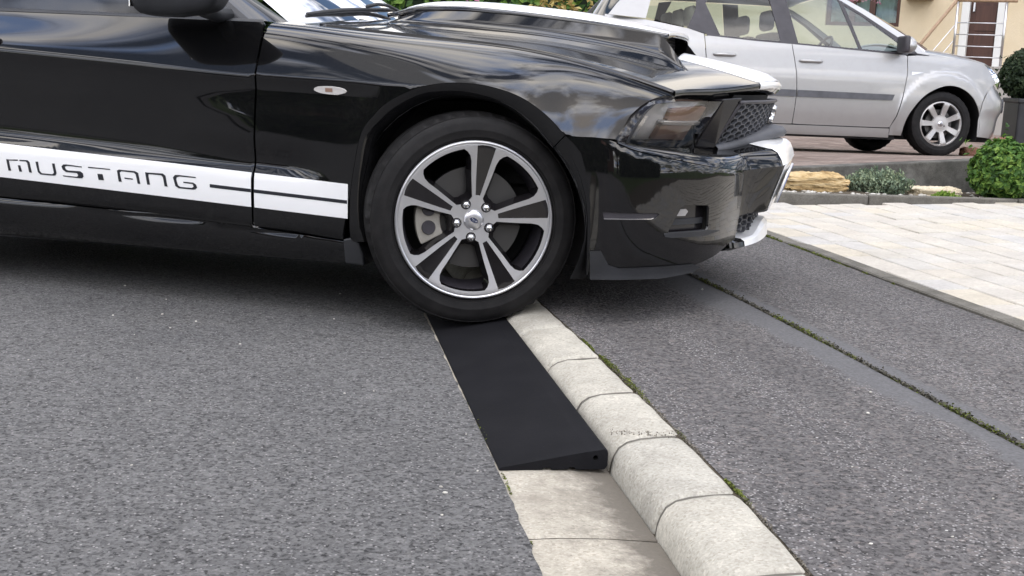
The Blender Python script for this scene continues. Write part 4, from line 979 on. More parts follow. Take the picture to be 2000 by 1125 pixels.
# --- licence plate
plate = empty('licence_plate'); plate.parent = car
def psurf(u, v): return np.stack([0.970 + 0.32 * (v - 0.516), u, v], -1) + np.array([0.012, 0, 0])
pz = 0.452
patch('plate_board', [[(-0.26, pz - 0.055), (0.26, pz - 0.055), (0.26, pz + 0.055), (-0.26, pz + 0.055)]], psurf, M['plate_white'], plate, res=0.06, out=(1, 0, 0), fold=0.008)
for a in (-0.259, 0.22): patch('plate_band', [[(a, pz - 0.053), (a + 0.039, pz - 0.053), (a + 0.039, pz + 0.053), (a, pz + 0.053)]], psurf, M['plate_blue'], plate, res=0.06, out=(1, 0, 0), fold=0.001, off=0.0012)
def strokes(txt):
    G = {'E': [[(1, 0), (0, 0), (0, 2), (1, 2)], [(0, 1), (0.8, 1)]], 'S': [[(0, 0), (1, 0), (1, 1), (0, 1), (0, 2), (1, 2)]], 'Y': [[(0, 2), (0.5, 1), (1, 2)], [(0.5, 1), (0.5, 0)]], '-': [[(0.2, 1), (0.8, 1)]], '7': [[(0, 2), (1, 2), (0.4, 0)]], '1': [[(0.2, 1.6), (0.5, 2), (0.5, 0)]], 'A': [[(0, 0), (0.5, 2), (1, 0)], [(0.2, 0.7), (0.8, 0.7)]], 'X': [[(0, 0), (1, 2)], [(0, 2), (1, 0)]]}
    return G[txt]
mb = MB()
tx = 'ES-517-YA'
for i, ch in enumerate('ES-7A1-YX'[:9]):
    y0 = -0.185 + i * 0.043
    for st in strokes(ch):
        for (a, b), (c, d) in zip(st[:-1], st[1:]):
            p = np.array([y0 + a * 0.028, pz - 0.036 + b * 0.036]); q = np.array([y0 + c * 0.028, pz - 0.036 + d * 0.036]); t = (q - p) / np.linalg.norm(q - p); n = np.array([-t[1], t[0]]) * 0.0045; p = p - t * 0.004; q = q + t * 0.004
            c4 = np.array([p + n, p - n, q - n, q + n]); mb.add(psurf(c4[:, 0], c4[:, 1]) + np.array([0.0018, 0, 0]), [(0, 1, 2, 3)])
mb.build('plate_characters', M['ink_black'], plate)
# --- side stripes with lettering
def dz(x): return 0.052 * (-0.43 - x)
def sb_(x): return 0.3245 + 0.0505 * (-0.43 - x)
def st_(x): return 0.4405 + 0.0535 * (-0.43 - x)
def stripe_piece(x0, x1, za, zb, parent, fn, m, off, name, dr, res=0.02):
    xs = np.linspace(x0, x1, max(2, int(abs(x1 - x0) / 0.06)))
    lp = [(x, sv(x, za(x), dr)) for x in xs] + [(x, sv(x, zb(x), dr)) for x in xs[::-1]]
    return patch(name, [lp], fn, m, parent, res=res, fold=0.0008, off=off, asp=1.5, mirror=False)
stripe_piece(-2.05, dgap(0.4) - 0.006, sb_, st_, door, sided, M['white_vinyl'], 0.0012, 'side_stripe', True)
stripe_piece(dgap(0.4) + 0.006, -0.432, sb_, st_, fender, side, M['white_vinyl'], 0.0012, 'side_stripe', False)
lm = lambda x: sb_(x) + 0.5 * (st_(x) - sb_(x)) - 0.008
stripe_piece(-0.938, dgap(0.4) - 0.006, lambda x: lm(x), lambda x: lm(x) + 0.0115, door, sided, M['black_vinyl'], 0.0022, 'stripe_line', True)
stripe_piece(dgap(0.4) + 0.006, -0.434, lambda x: lm(x), lambda x: lm(x) + 0.0115, fender, side, M['black_vinyl'], 0.0022, 'stripe_line', False)
GL = {'M': [[(80,88),(106,92),(190,96),(188,106),(104,100),(122,180),(97,178)], [(205,98),(280,104),(300,120),(318,203),(293,200),(278,125),(265,114),(207,108)], [(188,140),(212,142),(226,192),(200,190)]],
 'U': [[(356,118),(380,120),(392,190),(410,210),(510,222),(526,212),(510,138),(534,140),(551,215),(540,232),(525,234),(400,220),(375,200)]],
 'S': [[(598,165),(615,150),(640,150),(785,172),(787,180),(650,162),(628,168),(640,190),(660,198),(770,208),(795,225),(800,250),(785,263),(760,262),(612,242),(608,234),(740,250),(752,238),(740,222),(640,210),(610,190)]],
 'T': [[(843,176),(1045,200),(1047,208),(845,185)], [(928,233),(975,238),(988,285),(938,280)]],
 'A': [[(1108,215),(1125,208),(1270,225),(1300,240),(1318,325),(1294,322),(1278,250),(1262,237),(1150,222),(1132,230),(1150,302),(1122,300)], [(1175,270),(1250,281),(1252,290),(1177,280)]],
 'N': [[(1362,236),(1388,240),(1520,252),(1545,270),(1562,353),(1536,350),(1522,280),(1505,265),(1395,252),(1392,260),(1405,333),(1380,332)]],
 'G': [[(1612,285),(1630,267),(1660,268),(1812,288),(1815,297),(1670,280),(1645,285),(1640,300),(1655,345),(1675,358),(1780,370),(1795,360),(1785,340),(1705,330),(1703,320),(1790,330),(1815,345),(1825,370),(1808,382),(1790,383),(1660,368),(1632,350)]]}
def l2c(X, Y_):
    x = -1.735 + (X - 80) / 1745.0 * 0.749; yb = 178 + 0.1195 * (X - 110); z = 0.418 - 0.036 * (x + 1.735) + (yb - Y_) * (0.041 / 90)
    return (x, sv(x, z, True))
for ch, polys in GL.items():
    for pl_ in polys: patch('stripe_letter', [[l2c(a, b) for a, b in pl_]], sided, M['black_vinyl'], door, res=0.02, fold=0.0006, off=0.0024)
# --- side marker lamp
mk = [(-0.556, 0.752), (-0.553, 0.760), (-0.535, 0.765), (-0.49, 0.766), (-0.455, 0.761), (-0.441, 0.752), (-0.452, 0.744), (-0.48, 0.739), (-0.52, 0.741), (-0.545, 0.746)]
mk = [(x, z - 0.006) for x, z in mk]
patch('side_marker', [S([(p[0], p[1]) for p in smooth_pts(mk + [mk[0]], 3)[:-1]])], lambda u, v: side(u, v), M['marker_lens'], car, res=0.012, fold=0.006, off=0.007, mirror=True)
patch('marker_bulb', [S([(-0.515, 0.742), (-0.515, 0.755), (-0.49, 0.755), (-0.49, 0.742)])], side, M['bulb_reflection_brown'], car, res=0.012, fold=0.002, off=0.0085)
# --- door handle
for s in (-1, 1):
    mb = MB(); mb.box((-1.96, -0.012, -0.013), (-1.755, 0.012, 0.013), None, (0, s * 0.943, 0.885)); mb.build('door_handle', BP, door, bevel=0.009, smooth=True)
# --- greenhouse
def ruled(name, A, B, m, parent, n=24, k=10, bulge=(0, 0, 0), smooth=True, sym=False):
    A, B = polyres(smooth_pts(A, 6) if len(A) > 2 else A, n), polyres(smooth_pts(B, 6) if len(B) > 2 else B, n); v = []; f = []
    for i in range(n):
        for j in range(k + 1):
            t = j / k; v.append(A[i] * (1 - t) + B[i] * t + np.array(bulge) * math.sin(math.pi * t))
    for i in range(n - 1):
        for j in range(k): a = i * (k + 1) + j; f.append((a, a + 1, a + k + 2, a + k + 1))
    o = mesh_obj(name, v, f, m, parent, smooth=smooth)
    if sym: mesh_obj(name, [(p[0], -p[1], p[2]) for p in v], [q[::-1] for q in f], m, parent, smooth=smooth)
    return o
wb = [(-0.735, -0.715, 0.962), (-0.62, -0.40, 0.995), (-0.585, 0, 1.005), (-0.62, 0.40, 0.995), (-0.735, 0.715, 0.962)]
wt = [(-1.42, -0.555, 1.335), (-1.36, -0.28, 1.362), (-1.34, 0, 1.370), (-1.36, 0.28, 1.362), (-1.42, 0.555, 1.335)]
ruled('windscreen', wb, wt, M['windscreen_glass'], car, bulge=(0.02, 0, 0.02))
ruled('windscreen_pillar', [(-0.735, -0.715, 0.963), (-1.08, -0.635, 1.152), (-1.42, -0.555, 1.337)], [(-0.845, -0.800, 0.966), (-1.15, -0.690, 1.155), (-1.47, -0.600, 1.318)], BP, car, bulge=(0, -0.006, 0.006), sym=True)
ruled('pillar_seal', [(-0.842, -0.803, 0.966), (-1.148, -0.693, 1.155), (-1.468, -0.603, 1.318)], [(-0.870, -0.815, 0.967), (-1.18, -0.705, 1.150), (-1.48, -0.610, 1.310)], M['black_plastic'], car, sym=True)
ruled('side_window', [(-0.872, -0.816, 0.968), (-1.5, -0.832, 0.978), (-2.08, -0.835, 0.988)], [(-1.45, -0.610, 1.303), (-1.7, -0.600, 1.325), (-2.0, -0.600, 1.322)], M['dark_glass'], car, bulge=(0, -0.012, 0), sym=True)
ruled('belt_trim', [(-0.770, -0.858, 0.962), (-1.4, -0.858, 0.973), (-2.08, -0.858, 0.982)], [(-0.80, -0.80, 0.972), (-1.4, -0.815, 0.982), (-2.08, -0.82, 0.992)], M['black_plastic'], car, bulge=(0, -0.004, 0.006), sym=True)
# triangular sail panel at the mirror foot
mb = MB(); mb.prism([(-0.868, -0.826, 0.968), (-1.02, -0.834, 0.972), (-0.985, -0.795, 1.04)], (0, 0.02, 0), 1); mb.build('sail_panel', M['black_plastic'], car)
mb = MB(); mb.prism([(-0.868, 0.826, 0.968), (-1.02, 0.834, 0.972), (-0.985, 0.795, 1.04)], (0, -0.02, 0), 1); mb.build('sail_panel', M['black_plastic'], car)
rf = [(-1.42, -0.555, 1.335), (-1.8, -0.575, 1.370), (-2.2, -0.560, 1.345), (-2.42, -0.54, 1.30)]; rc = [(-1.34, 0, 1.370), (-1.8, 0, 1.412), (-2.2, 0, 1.390), (-2.42, 0, 1.34)]
ruled('roof', rf, rc, BP, car, bulge=(0, 0, 0.012), sym=True)
ruled('roof_rail', [(-1.45, -0.600, 1.310), (-1.8, -0.605, 1.330), (-2.2, -0.610, 1.31), (-2.45, -0.6, 1.26)], rf, BP, car, k=4, bulge=(0, -0.01, 0.005), sym=True)
ruled('rear_pillar', [(-2.08, -0.848, 0.985), (-2.5, -0.85, 1.0), (-3.0, -0.80, 1.0)], [(-2.02, -0.600, 1.322), (-2.2, -0.608, 1.312), (-2.45, -0.59, 1.27)], BP, car, bulge=(0, -0.02, 0), sym=True)
ruled('rear_window', [(-2.42, -0.54, 1.30), (-2.42, 0, 1.34), (-2.42, 0.54, 1.30)], [(-3.0, -0.62, 1.02), (-3.03, 0, 1.05), (-3.0, 0.62, 1.02)], M['dark_glass'], car)
ruled('boot_lid', [(-3.0, -0.80, 0.985), (-3.0, 0, 1.045), (-3.0, 0.80, 0.985)], [(-3.68, -0.78, 0.96), (-3.78, 0, 1.0), (-3.68, 0.78, 0.96)], BP, car, bulge=(0, 0, 0.01))
ruled('rear_panel', [(-3.68, -0.84, 0.96), (-3.78, 0, 1.0), (-3.68, 0.84, 0.96)], [(-3.66, -0.86, 0.32), (-3.80, 0, 0.30), (-3.66, 0.86, 0.32)], BP, car, bulge=(-0.04, 0, 0))
ruled('cowl', [(-0.55, -0.745, 0.948), (-0.50, 0, 0.985), (-0.55, 0.745, 0.948)], [(-0.80, -0.74, 0.955), (-0.68, 0, 0.99), (-0.80, 0.74, 0.955)], M['black_plastic'], car)
ruled('shoulder', [(-0.77, -0.862, 0.955), (-2.1, -0.862, 0.975), (-3.6, -0.82, 0.975)], [(-0.77, -0.74, 0.960), (-2.1, -0.74, 0.972), (-3.6, -0.7, 0.972)], BP, car, k=2, sym=True)
# interior: dash, seats, wheel
ruled('dashboard', [(-0.66, -0.70, 0.945), (-0.60, 0, 0.955), (-0.66, 0.70, 0.945)], [(-1.10, -0.72, 0.965), (-1.05, 0, 1.0), (-1.10, 0.72, 0.965)], M['dash_grey'], car, bulge=(0, 0, 0.02))
for sy in (-0.37, 0.37):
    mb = MB(); mb.box((-2.05, sy - 0.24, 0.55), (-1.85, sy + 0.24, 1.10)); mb.box((-2.06, sy - 0.13, 1.10), (-1.93, sy + 0.13, 1.26)); mb.box((-1.9, sy - 0.25, 0.5), (-1.4, sy + 0.25, 0.65)); mb.build('seat', M['seat_dark'], car, bevel=0.04, smooth=True)
# --- mirrors
for s in (-1, 1):
    bm = bmesh.new(); bmesh.ops.create_cube(bm, size=2.0); bmesh.ops.subdivide_edges(bm, edges=bm.edges[:], cuts=7, use_grid_fill=True)
    for q in bm.verts:
        c = q.co.normalized(); p = Vector(c); L = (abs(p.x) ** 6 + abs(p.y) ** 6 + abs(p.z) ** 6) ** (1 / 6); p /= L
        lo = max(0.0, -p.z); x = p.x * 0.165 * (1 - 0.16 * lo) + 0.02 * max(0, p.z) ; y = p.y * 0.115 * (1 - 0.10 * lo); z = p.z * 0.066 * (1.0 - 0.30 * max(0, p.x))
        x += 0.03 * (-p.y)
        q.co = Vector((x - 0.998, s * (1.015 - y), z + 1.034))
    bm_obj('mirror_housing', bm, M['black_plastic'], car, smooth=True)
    mb = MB(); mb.tube([(-0.93, s * 0.82, 0.985), (-0.93, s * 0.90, 0.985), (-0.935, s * 0.97, 1.0)], [0.03, 0.026, 0.03], 10); mb.build('mirror_arm', M['black_plastic'], car, smooth=True)
    mb = MB(); mb.box((-1.130, s * 1.015 - 0.09, 0.995), (-1.126, s * 1.015 + 0.09, 1.085)); mb.build('mirror_glass', M['chrome'], car)
# --- wipers
for (y0, y1) in ((-0.60, 0.02), (0.10, 0.62)):
    def bx_(y): return float(np.interp(y, [p[1] for p in wb], [p[0] for p in wb]))
    P = [(bx_(y) - 0.035, y, float(np.interp(y, [p[1] for p in wb], [p[2] for p in wb])) + 0.030 + 0.018 * (y - y0) / (y1 - y0)) for y in np.linspace(y0, y1, 8)]
    MB().tube(P, [0.006, 0.009, 0.009, 0.009, 0.009, 0.009, 0.009, 0.006], 6).build('wiper_blade', M['black_plastic'], car, smooth=True)
    A_ = [(bx_(y) - 0.01, y, 0) for y in np.linspace((y0 + y1) / 2, y1 + 0.15, 6)]
    A_ = [(a[0], a[1], float(np.interp(a[1], [p[1] for p in wb], [p[2] for p in wb])) + h) for a, h in zip(A_, (0.052, 0.064, 0.062, 0.045, 0.03, 0.015))]
    MB().tube(A_, 0.007, 6).build('wiper_arm', M['black_plastic'], car, smooth=True)
# --- wheels
def tyre(name, Ro, Ri, W, parent, m, seg=96):
    h = W / 2
    pr = [(Ri - 0.004, -h * 0.80), (Ri + 0.006, -h * 0.90), (Ri + 0.012, -h * 0.905), (Ri + (Ro - Ri) * 0.12, -h * 0.955), (Ri + (Ro - Ri) * 0.14, -h * 0.985), (Ri + (Ro - Ri) * 0.36, -h * 1.0), (Ri + (Ro - Ri) * 0.38, -h * 1.006), (Ri + (Ro - Ri) * 0.41, -h * 1.0), (Ri + (Ro - Ri) * 0.60, -h * 0.985), (Ri + (Ro - Ri) * 0.76, -h * 0.945),
          (Ro - 0.016, -h * 0.885), (Ro - 0.013, -h * 0.885), (Ro - 0.0055, -h * 0.80), (Ro - 0.002, -h * 0.70), (Ro, -h * 0.45)]
    gro = [(Ro, -h * 0.30), (Ro - 0.007, -h * 0.29), (Ro - 0.007, -h * 0.22), (Ro, -h * 0.21), (Ro, h * 0.21), (Ro - 0.007, h * 0.22), (Ro - 0.007, h * 0.29), (Ro, h * 0.30)]
    full = pr + gro + [(a, -b) for a, b in pr[::-1]]
    mb = MB(); v = []; n = len(full); seg2 = seg * 2
    for k in range(seg2):
        a = 2 * math.pi * (k // 2 + (0.0 if k % 2 == 0 else 0.78)) / seg; a2 = a
        for i, (r, y) in enumerate(full):
            v.append((r * math.cos(a), y, r * math.sin(a)))
    # notch every fourth tread segment at the shoulder
    f = []
    sh = {12, 13, n - 13, n - 14}
    for k in range(seg2):
        k2 = (k + 1) % seg2
        for i in range(n - 1): f.append((k * n + i, k * n + i + 1, k2 * n + i + 1, k2 * n + i))
    vv = [list(p) for p in v]
    for k in range(seg2):
        if k % 4 in (1, 2):
            for i in sh:
                q = vv[k * n + i]; s_ = 1 - 0.010 / Ro; q[0] *= s_; q[2] *= s_
    o = mesh_obj(name, vv, f, m, parent, smooth=True); o.data.set_sharp_from_angle(angle=R(38)); return o
def sports_wheel(loc, steer, spin=8.0, flip=False, detail=True):
    w = empty('wheel'); w.parent = car; w.location = loc; w.rotation_euler = (0, 0, steer); w.scale = (1.022, 1.0, 1.022)
    Ro, Ri, W = 0.3445, 0.254, 0.235
    tyre('tyre', Ro, Ri, W, w, M['tyre_rubber'])
    axial = crv([0, 0.05, 0.09, 0.15, 0.22, 0.245, 0.256], [-0.088, -0.090, -0.092, -0.098, -0.107, -0.110, -0.106], 0.006)
    def ws(u, v): r = np.hypot(u, v); return np.stack([u, axial(r), v], -1)
    def pol(r, th): return (r * math.sin(th), r * math.cos(th))
    def spk(d, r, k):   # d sideways, r along the spoke k
        a = R(spin + 72 * k); return (r * math.sin(a) + d * math.cos(a), r * math.cos(a) - d * math.sin(a))
    outer = [pol(0.255, 2 * math.pi * i / 96) for i in range(96)]
    wins = []; ins = []
    for k in range(5):
        e1 = [(0.0175, 0.072), (0.0235, 0.100), (0.033, 0.145), (0.040, 0.185), (0.047, 0.203), (0.058, 0.214), (0.070, 0.2195)]
        A_ = [spk(d, r, k) for d, r in e1]; B_ = [spk(-d, r, k + 1) for d, r in e1]
        a1 = math.atan2(*A_[-1]); a2 = math.atan2(*B_[-1])
        if a2 < a1: a2 += 2 * math.pi
        arc = [pol(0.2305, a1 + (a2 - a1) * i / 9) for i in range(10)]
        bot = [pol(0.064, R(spin + 72 * k + 36 + q)) for q in (12, 0, -12)]
        wins.append(A_ + arc + B_[::-1] + bot)
        ins.append([spk(d, r, k) for d, r in ((-0.0075, 0.080), (-0.0165, 0.14), (-0.0300, 0.2375), (-0.015, 0.2415), (0.0, 0.2425), (0.015, 0.2415), (0.0300, 0.2375), (0.0165, 0.14), (0.0075, 0.080))])
    patch('rim', [outer] + wins + ins, ws, M['machined_alloy'], w, res=0.0075, out=(0, -1, 0), fold=0.004)
    for p in ins: patch('spoke_insert', [p], ws, M['gloss_plastic'], w, res=0.02, out=(0, -1, 0), fold=0.0, off=-0.0035)
    # spoke flanks behind the face (gloss black)
    mb = MB()
    for p in wins:
        n = len(p); v = []
        for (a, b) in p: v.append(tuple(ws(np.array([a]), np.array([b]))[0] + np.array([0, 0.0035, 0])))
        for (a, b) in p:
            r = math.hypot(a, b); c = np.mean(np.array(p), axis=0); q = np.array([a, b]) * 0.93 + c * 0.07 if r > 0.2 else np.array([a, b]) * 0.80 + c * 0.20
            v.append((q[0], -0.052 if r < 0.2 else -0.03, q[1]))
        mb.add(v, [(i, (i + 1) % n, n + (i + 1) % n, n + i) for i in range(n)])
    mb.build('spoke_flank', M['gloss_plastic'], w, smooth=True, angle=40)
    mb = MB(); mb.lathe([(0.2545, -0.104), (0.2545, -0.112), (0.2495, -0.1145), (0.2455, -0.111)], 96); mb.build('rim_flange', M['alloy'], w, smooth=True)
    mb = MB(); mb.lathe([(0.232, -0.09), (0.222, -0.04), (0.215, 0.02), (0.225, 0.10), (0.254, 0.105)], 64); mb.build('rim_barrel', M['dark_trim'], w, smooth=True)
    mb = MB(); mb.lathe([(0.0, -0.0995), (0.016, -0.0995), (0.025, -0.098), (0.031, -0.0955), (0.033, -0.09), (0.034, -0.08)], 40); mb.build('hub_cap', M['alloy'], w, smooth=True)
    el = [(0.0165 * math.cos(t) * math.cos(R(28)) + 0.0085 * math.sin(t) * math.sin(R(28)), -0.0165 * math.cos(t) * math.sin(R(28)) + 0.0085 * math.sin(t) * math.cos(R(28))) for t in np.linspace(0, 2 * math.pi, 28)[:-1]]
    fl0 = lambda u, v: np.stack([u, -0.0999 + 0 * u, v], -1)
    patch('oval_emblem', [el], fl0, M['chrome'], w, res=0.01, out=(0, -1, 0), fold=0.001, off=0.0004)
    patch('emblem_field', [[(a * 0.86, b * 0.8) for a, b in el]], fl0, M['emblem_blue'], w, res=0.01, out=(0, -1, 0), fold=0.0004, off=0.0009)
    sc_pts = [(-0.009, 0.002), (-0.007, 0.0035), (-0.005, 0.001), (-0.005, -0.003), (-0.002, 0.001), (0.0, -0.002), (0.002, 0.001), (0.004, -0.002), (0.006, 0.001), (0.008, -0.001), (0.0095, 0.002)]
    ca, sa = math.cos(R(28)), math.sin(R(28))
    MB().tube([(a * ca + b * sa, -0.1015, -a * sa + b * ca) for a, b in sc_pts], 0.0006, 4).build('emblem_script', M['chrome'], w)
    for k in range(5):
        a = R(spin + 36 + 72 * k); c = (0.0565 * math.sin(a), 0, 0.0565 * math.cos(a))
        mb = MB(); mb.lathe([(0.0165, -0.075), (0.0165, -0.0905), (0.015, -0.0925), (0.012, -0.0925)], 18, c=c); mb.build('lug_seat', M['gloss_plastic'], w)
        mb = MB(); mb.lathe([(0.0, -0.108), (0.006, -0.1075), (0.0102, -0.105), (0.0125, -0.099), (0.0130, -0.086)], 6, c=c); mb.build('lug_nut', M['chrome'], w, smooth=True, angle=50)
    mb = MB(); mb.lathe([(0.06, -0.02), (0.165, -0.02), (0.165, 0.005), (0.06, 0.005)], 64, closed=True); mb.lathe([(0.0, -0.06), (0.07, -0.06), (0.08, -0.02)], 40); mb.build('brake_disc', M['steel_disc'], w, smooth=True, angle=35)
    mb = MB()
    A_ = [(0.115, 196), (0.18, 200), (0.187, 180), (0.18, 160), (0.115, 164), (0.108, 180)]
    for (ra, t0, t1, r0, r1) in ((0, R(-118), R(-62), 0.105, 0.186),):
        pts = [pol(r1, t) for t in np.linspace(t0, t1, 14)] + [pol(r0, t) for t in np.linspace(t1, t0, 10)]
        mb.prism([(a, -0.058, b) for a, b in pts], (0, 0.07, 0), 1)
    cal_ = mb.build('brake_caliper', M['caliper_metal'], w, bevel=0.006, smooth=True, angle=40)
    mb = MB()
    for t in (R(-102), R(-78)): c = pol(0.145, t); mb.lathe([(0.0, -0.0665), (0.021, -0.0665), (0.023, -0.06), (0.023, -0.05)], 24, c=(c[0], 0, c[1]))
    mb.build('caliper_piston', M['dark_trim'], w, smooth=True, angle=40)
    return w
STEER = R(24)
Hl = Vector((0.0, -0.905, 0.345)); wl = Hl + Matrix.Rotation(STEER, 3, 'Z') @ Vector((0, 0.092, 0))
fw = sports_wheel(wl, STEER)
def copy_tree(o, parent):
    c = o.copy(); link(c, parent)
    for ch in o.children: copy_tree(ch, c)
    return c
kids = list(fw.children)
for (loc, rz) in (((0.0, 0.80, 0.345), math.pi + STEER), ((-2.72, -0.80, 0.345), 0.0), ((-2.72, 0.80, 0.345), math.pi)):
    c = fw.copy(); link(c, car); c.location = loc; c.rotation_euler = (0, 0, rz)
    for ch in kids: d = ch.copy(); link(d, c)
# ------------------------------------------------------------------ rubber kerb ramp
rampe = empty('kerb_ramp', (-0.01, 2.61, 0.006), math.atan2(1, -0.1735) - math.pi / 2)
tag(rampe, 'black rubber kerb ramp wedge lying in the gutter under the front wheel', 'ramp')
def kerb_ramp():
    L, W_, H_ = 1.86, 0.247, 0.048
    pr = [(0.0, 0.0), (0.0, 0.004), (0.003, 0.007), (0.20, 0.0425), (0.2015, 0.0428), (0.204, 0.0425), (W_ - 0.008, H_ - 0.0005), (W_ - 0.002, H_ - 0.004), (W_, H_ - 0.012), (W_, 0.008), (W_ - 0.006, 0.0)]
    bot = [(0.175, 0.0), (0.172, 0.005), (0.160, 0.005), (0.157, 0.0), (0.118, 0.0), (0.115, 0.005), (0.098, 0.005), (0.095, 0.0)]
    full = pr + bot; n = len(full); ys = [0.0, 0.0022, 0.006, 0.3, 0.7, 1.1, 1.5, L - 0.006, L]
    hole = [(0.218 + 0.006 * math.cos(t), 0.027 + 0.0065 * math.sin(t)) for t in np.linspace(0, 2 * math.pi, 15)[:-1]]
    v = []; f = []
    for i, y in enumerate(ys):
        ins = 0.0018 if i in (0, len(ys) - 1) else 0
        c = np.mean(np.array(full), axis=0)
        for (x, z) in full: q = np.array([x, z]); q = q + (c - q) / np.linalg.norm(c - q) * ins; v.append((q[0], y, q[1]))
    for i in range(len(ys) - 1):
        for j in range(n): k = (j + 1) % n; f.append((i * n + j, (i + 1) * n + j, (i + 1) * n + k, i * n + k))
    b0 = len(ys) * n
    f.append(tuple((len(ys) - 1) * n + j for j in range(n)))
    body = mesh_obj('ramp_body', v, f, M['ramp_rubber'], rampe, smooth=True); body.data.set_sharp_from_angle(angle=R(35))
    # near end face with a through hole
    lo = [(a, b) for a, b in [(v[j][0], v[j][2]) for j in range(n)]]
    patch('ramp_end', [lo, hole], lambda u, w_: np.stack([u, 0.0 * u, w_], -1), M['ramp_rubber'], rampe, res=0.03, out=(0, -1, 0), fold=0)
    mb = MB(); mb.tube([(0.218, 0.0, 0.027), (0.218, 0.12, 0.027)], 0.0066, 14, cap=False); mb.tube([(0.218, 0.12, 0.027), (0.218, 0.122, 0.027)], 0.0066, 14); mb.build('ramp_hole', M['dark_void'], rampe, smooth=True)
kerb_ramp()
# ------------------------------------------------------------------ silver family car on the neighbour's drive
def pxD(px, py, D):
    v = _F * FPX + _R * (px - 1000) - _U * (py - 562.5); return Vector((0, 0, CAMH)) + v * (D / FPX)
def pxP(px, py, n, d):
    v = _F * FPX + _R * (px - 1000) - _U * (py - 562.5); n = Vector(n); C0 = Vector((0, 0, CAMH)); return C0 + v * ((d - C0.dot(n)) / v.dot(n))
SY = R(-9); sroll = R(-2.3)
s_f = Vector((math.cos(SY), -math.sin(SY), 0)); s_l0 = Vector((math.sin(SY), math.cos(SY), 0)); s_u0 = Vector((0, 0, 1))
s_l = s_l0 * math.cos(sroll) + s_u0 * math.sin(sroll); s_u = s_u0 * math.cos(sroll) - s_l0 * math.sin(sroll)
SM = Matrix((s_f, s_l, s_u)).transposed().to_4x4()
hubw = Vector((4.132, 12.182, 0.517)); SM.translation = hubw - (s_f * 0 + s_l * -0.86 + s_u * 0.318)
sc = empty('family_car', mat=SM)
tag(sc, 'silver five-door family car parked on the raised brick drive', 'car')
SP = M['silver_paint']
Wz = crv([0.10, 0.17, 0.26, 0.40, 0.55, 0.72, 0.84, 0.95, 1.05, 1.2, 1.5], [0.80, 0.842, 0.858, 0.880, 0.889, 0.890, 0.876, 0.858, 0.835, 0.79, 0.70], 0.02)
nar = crv([-3.5, -3.2, -2.7, -1.5, 0, 0.3, 0.45, 0.6, 0.75, 0.9], [0.16, 0.06, 0.0, 0.0, 0.004, 0.02, 0.045, 0.10, 0.20, 0.42], 0.05)
def flare(x, z):
    o = 0
    for cx in (0.0, -2.69):
        d = np.hypot((x - cx), (z - 0.318)); o = o + 0.020 * sstep(0.52, 0.46, d) * sstep(0.12, 0.25, z)
    return o
def sside(u, v): u = np.asarray(u, float); v = np.asarray(v, float); return np.stack([u, -(Wz(v) - nar(u) * (0.6 + 0.4 * np.clip(v, 0, 1)) + flare(u, v)), v], -1)
ain = [(-0.408, 0.19), (-0.395, 0.30), (-0.352, 0.415), (-0.239, 0.565), (-0.099, 0.655), (0.04, 0.690), (0.18, 0.662), (0.30, 0.580), (0.375, 0.46), (0.398, 0.36)]
ain = [tuple(p) for p in smooth_pts(ain, 4)]
fgap = [(-0.402, 0.955), (-0.405, 0.90), (-0.402, 0.795), (-0.431, 0.584), (-0.484, 0.372), (-0.53, 0.265)]
g = 0.004
ff = [(x + g, z) for x, z in fgap[::-1]] + [] 
floop = [(-0.53 + g, 0.19)] + [(x + g, z) for x, z in fgap[::-1]] + [(-0.30, 0.966), (-0.106, 0.966), (0.05, 0.957), (0.247, 0.938), (0.41, 0.914), (0.47, 0.865), (0.507, 0.813), (0.56, 0.745), (0.50, 0.680), (0.462, 0.645), (0.40, 0.54), (0.385, 0.45)] + ain[::-1][2:]
patch('front_fender', [floop], sside, SP, sc, res=0.03, fold=0.012, mirror=True)
def belt(x): return float(np.interp(x, [-3.4, -3.03, -2.59, -2.41, -1.93, -1.586, -0.453, -0.2], [1.22, 1.185, 1.115, 1.06, 1.030, 1.019, 0.971, 0.962]))
bgap = [(-1.580, 1.016), (-1.531, 0.746), (-1.516, 0.575), (-1.53, 0.265)]
dloop = [(x - g, z) for x, z in fgap] + [(x, 0.262) for x in np.linspace(-0.6, -1.45, 8)] + [(x + g, z) for x, z in bgap[::-1]] + [(x, belt(x) - 0.004) for x in np.linspace(-1.55, -0.45, 10)]
fd = patch('front_door', [dloop], sside, SP, sc, res=0.04, fold=0.012, mirror=True)
rl = [(x - g, z) for x, z in bgap] + [(x, 0.262) for x in np.linspace(-1.6, -2.1, 5)] + [(-2.22, 0.28), (-2.32, 0.45), (-2.37, 0.60), (-2.42, 0.80), (-2.44, 1.05)] + [(x, belt(x) - 0.004) for x in np.linspace(-2.4, -1.6, 8)]
rdo = patch('rear_door', [rl], sside, SP, sc, res=0.05, fold=0.012, mirror=True)
ra = [(-2.69 + 0.385 * math.cos(a), 0.318 + 0.385 * math.sin(a)) for a in np.linspace(R(-18), R(198), 24)]
qloop = [(-2.45, 1.07), (-2.43, 0.80), (-2.38, 0.60), (-2.33, 0.45), (-2.33, 0.30)] + ra[2:] + [(-3.25, 0.22), (-3.36, 0.35), (-3.40, 0.8), (-3.38, 1.22), (-3.03, 1.183), (-2.6, 1.113)]
patch('rear_quarter', [qloop], sside, SP, sc, res=0.05, fold=0.012, mirror=True)
patch('sill', [[(-0.53, 0.165), (-0.535, 0.252), (-2.28, 0.252), (-2.30, 0.165)]], sside, SP, sc, res=0.04, fold=0.03, mirror=True)
patch('rub_strip', [[(-1.512, 0.522), (-1.508, 0.586), (-0.525, 0.580), (-0.545, 0.524)]], sside, M['grey_plastic'], fd, res=0.04, fold=0.008, off=0.012)
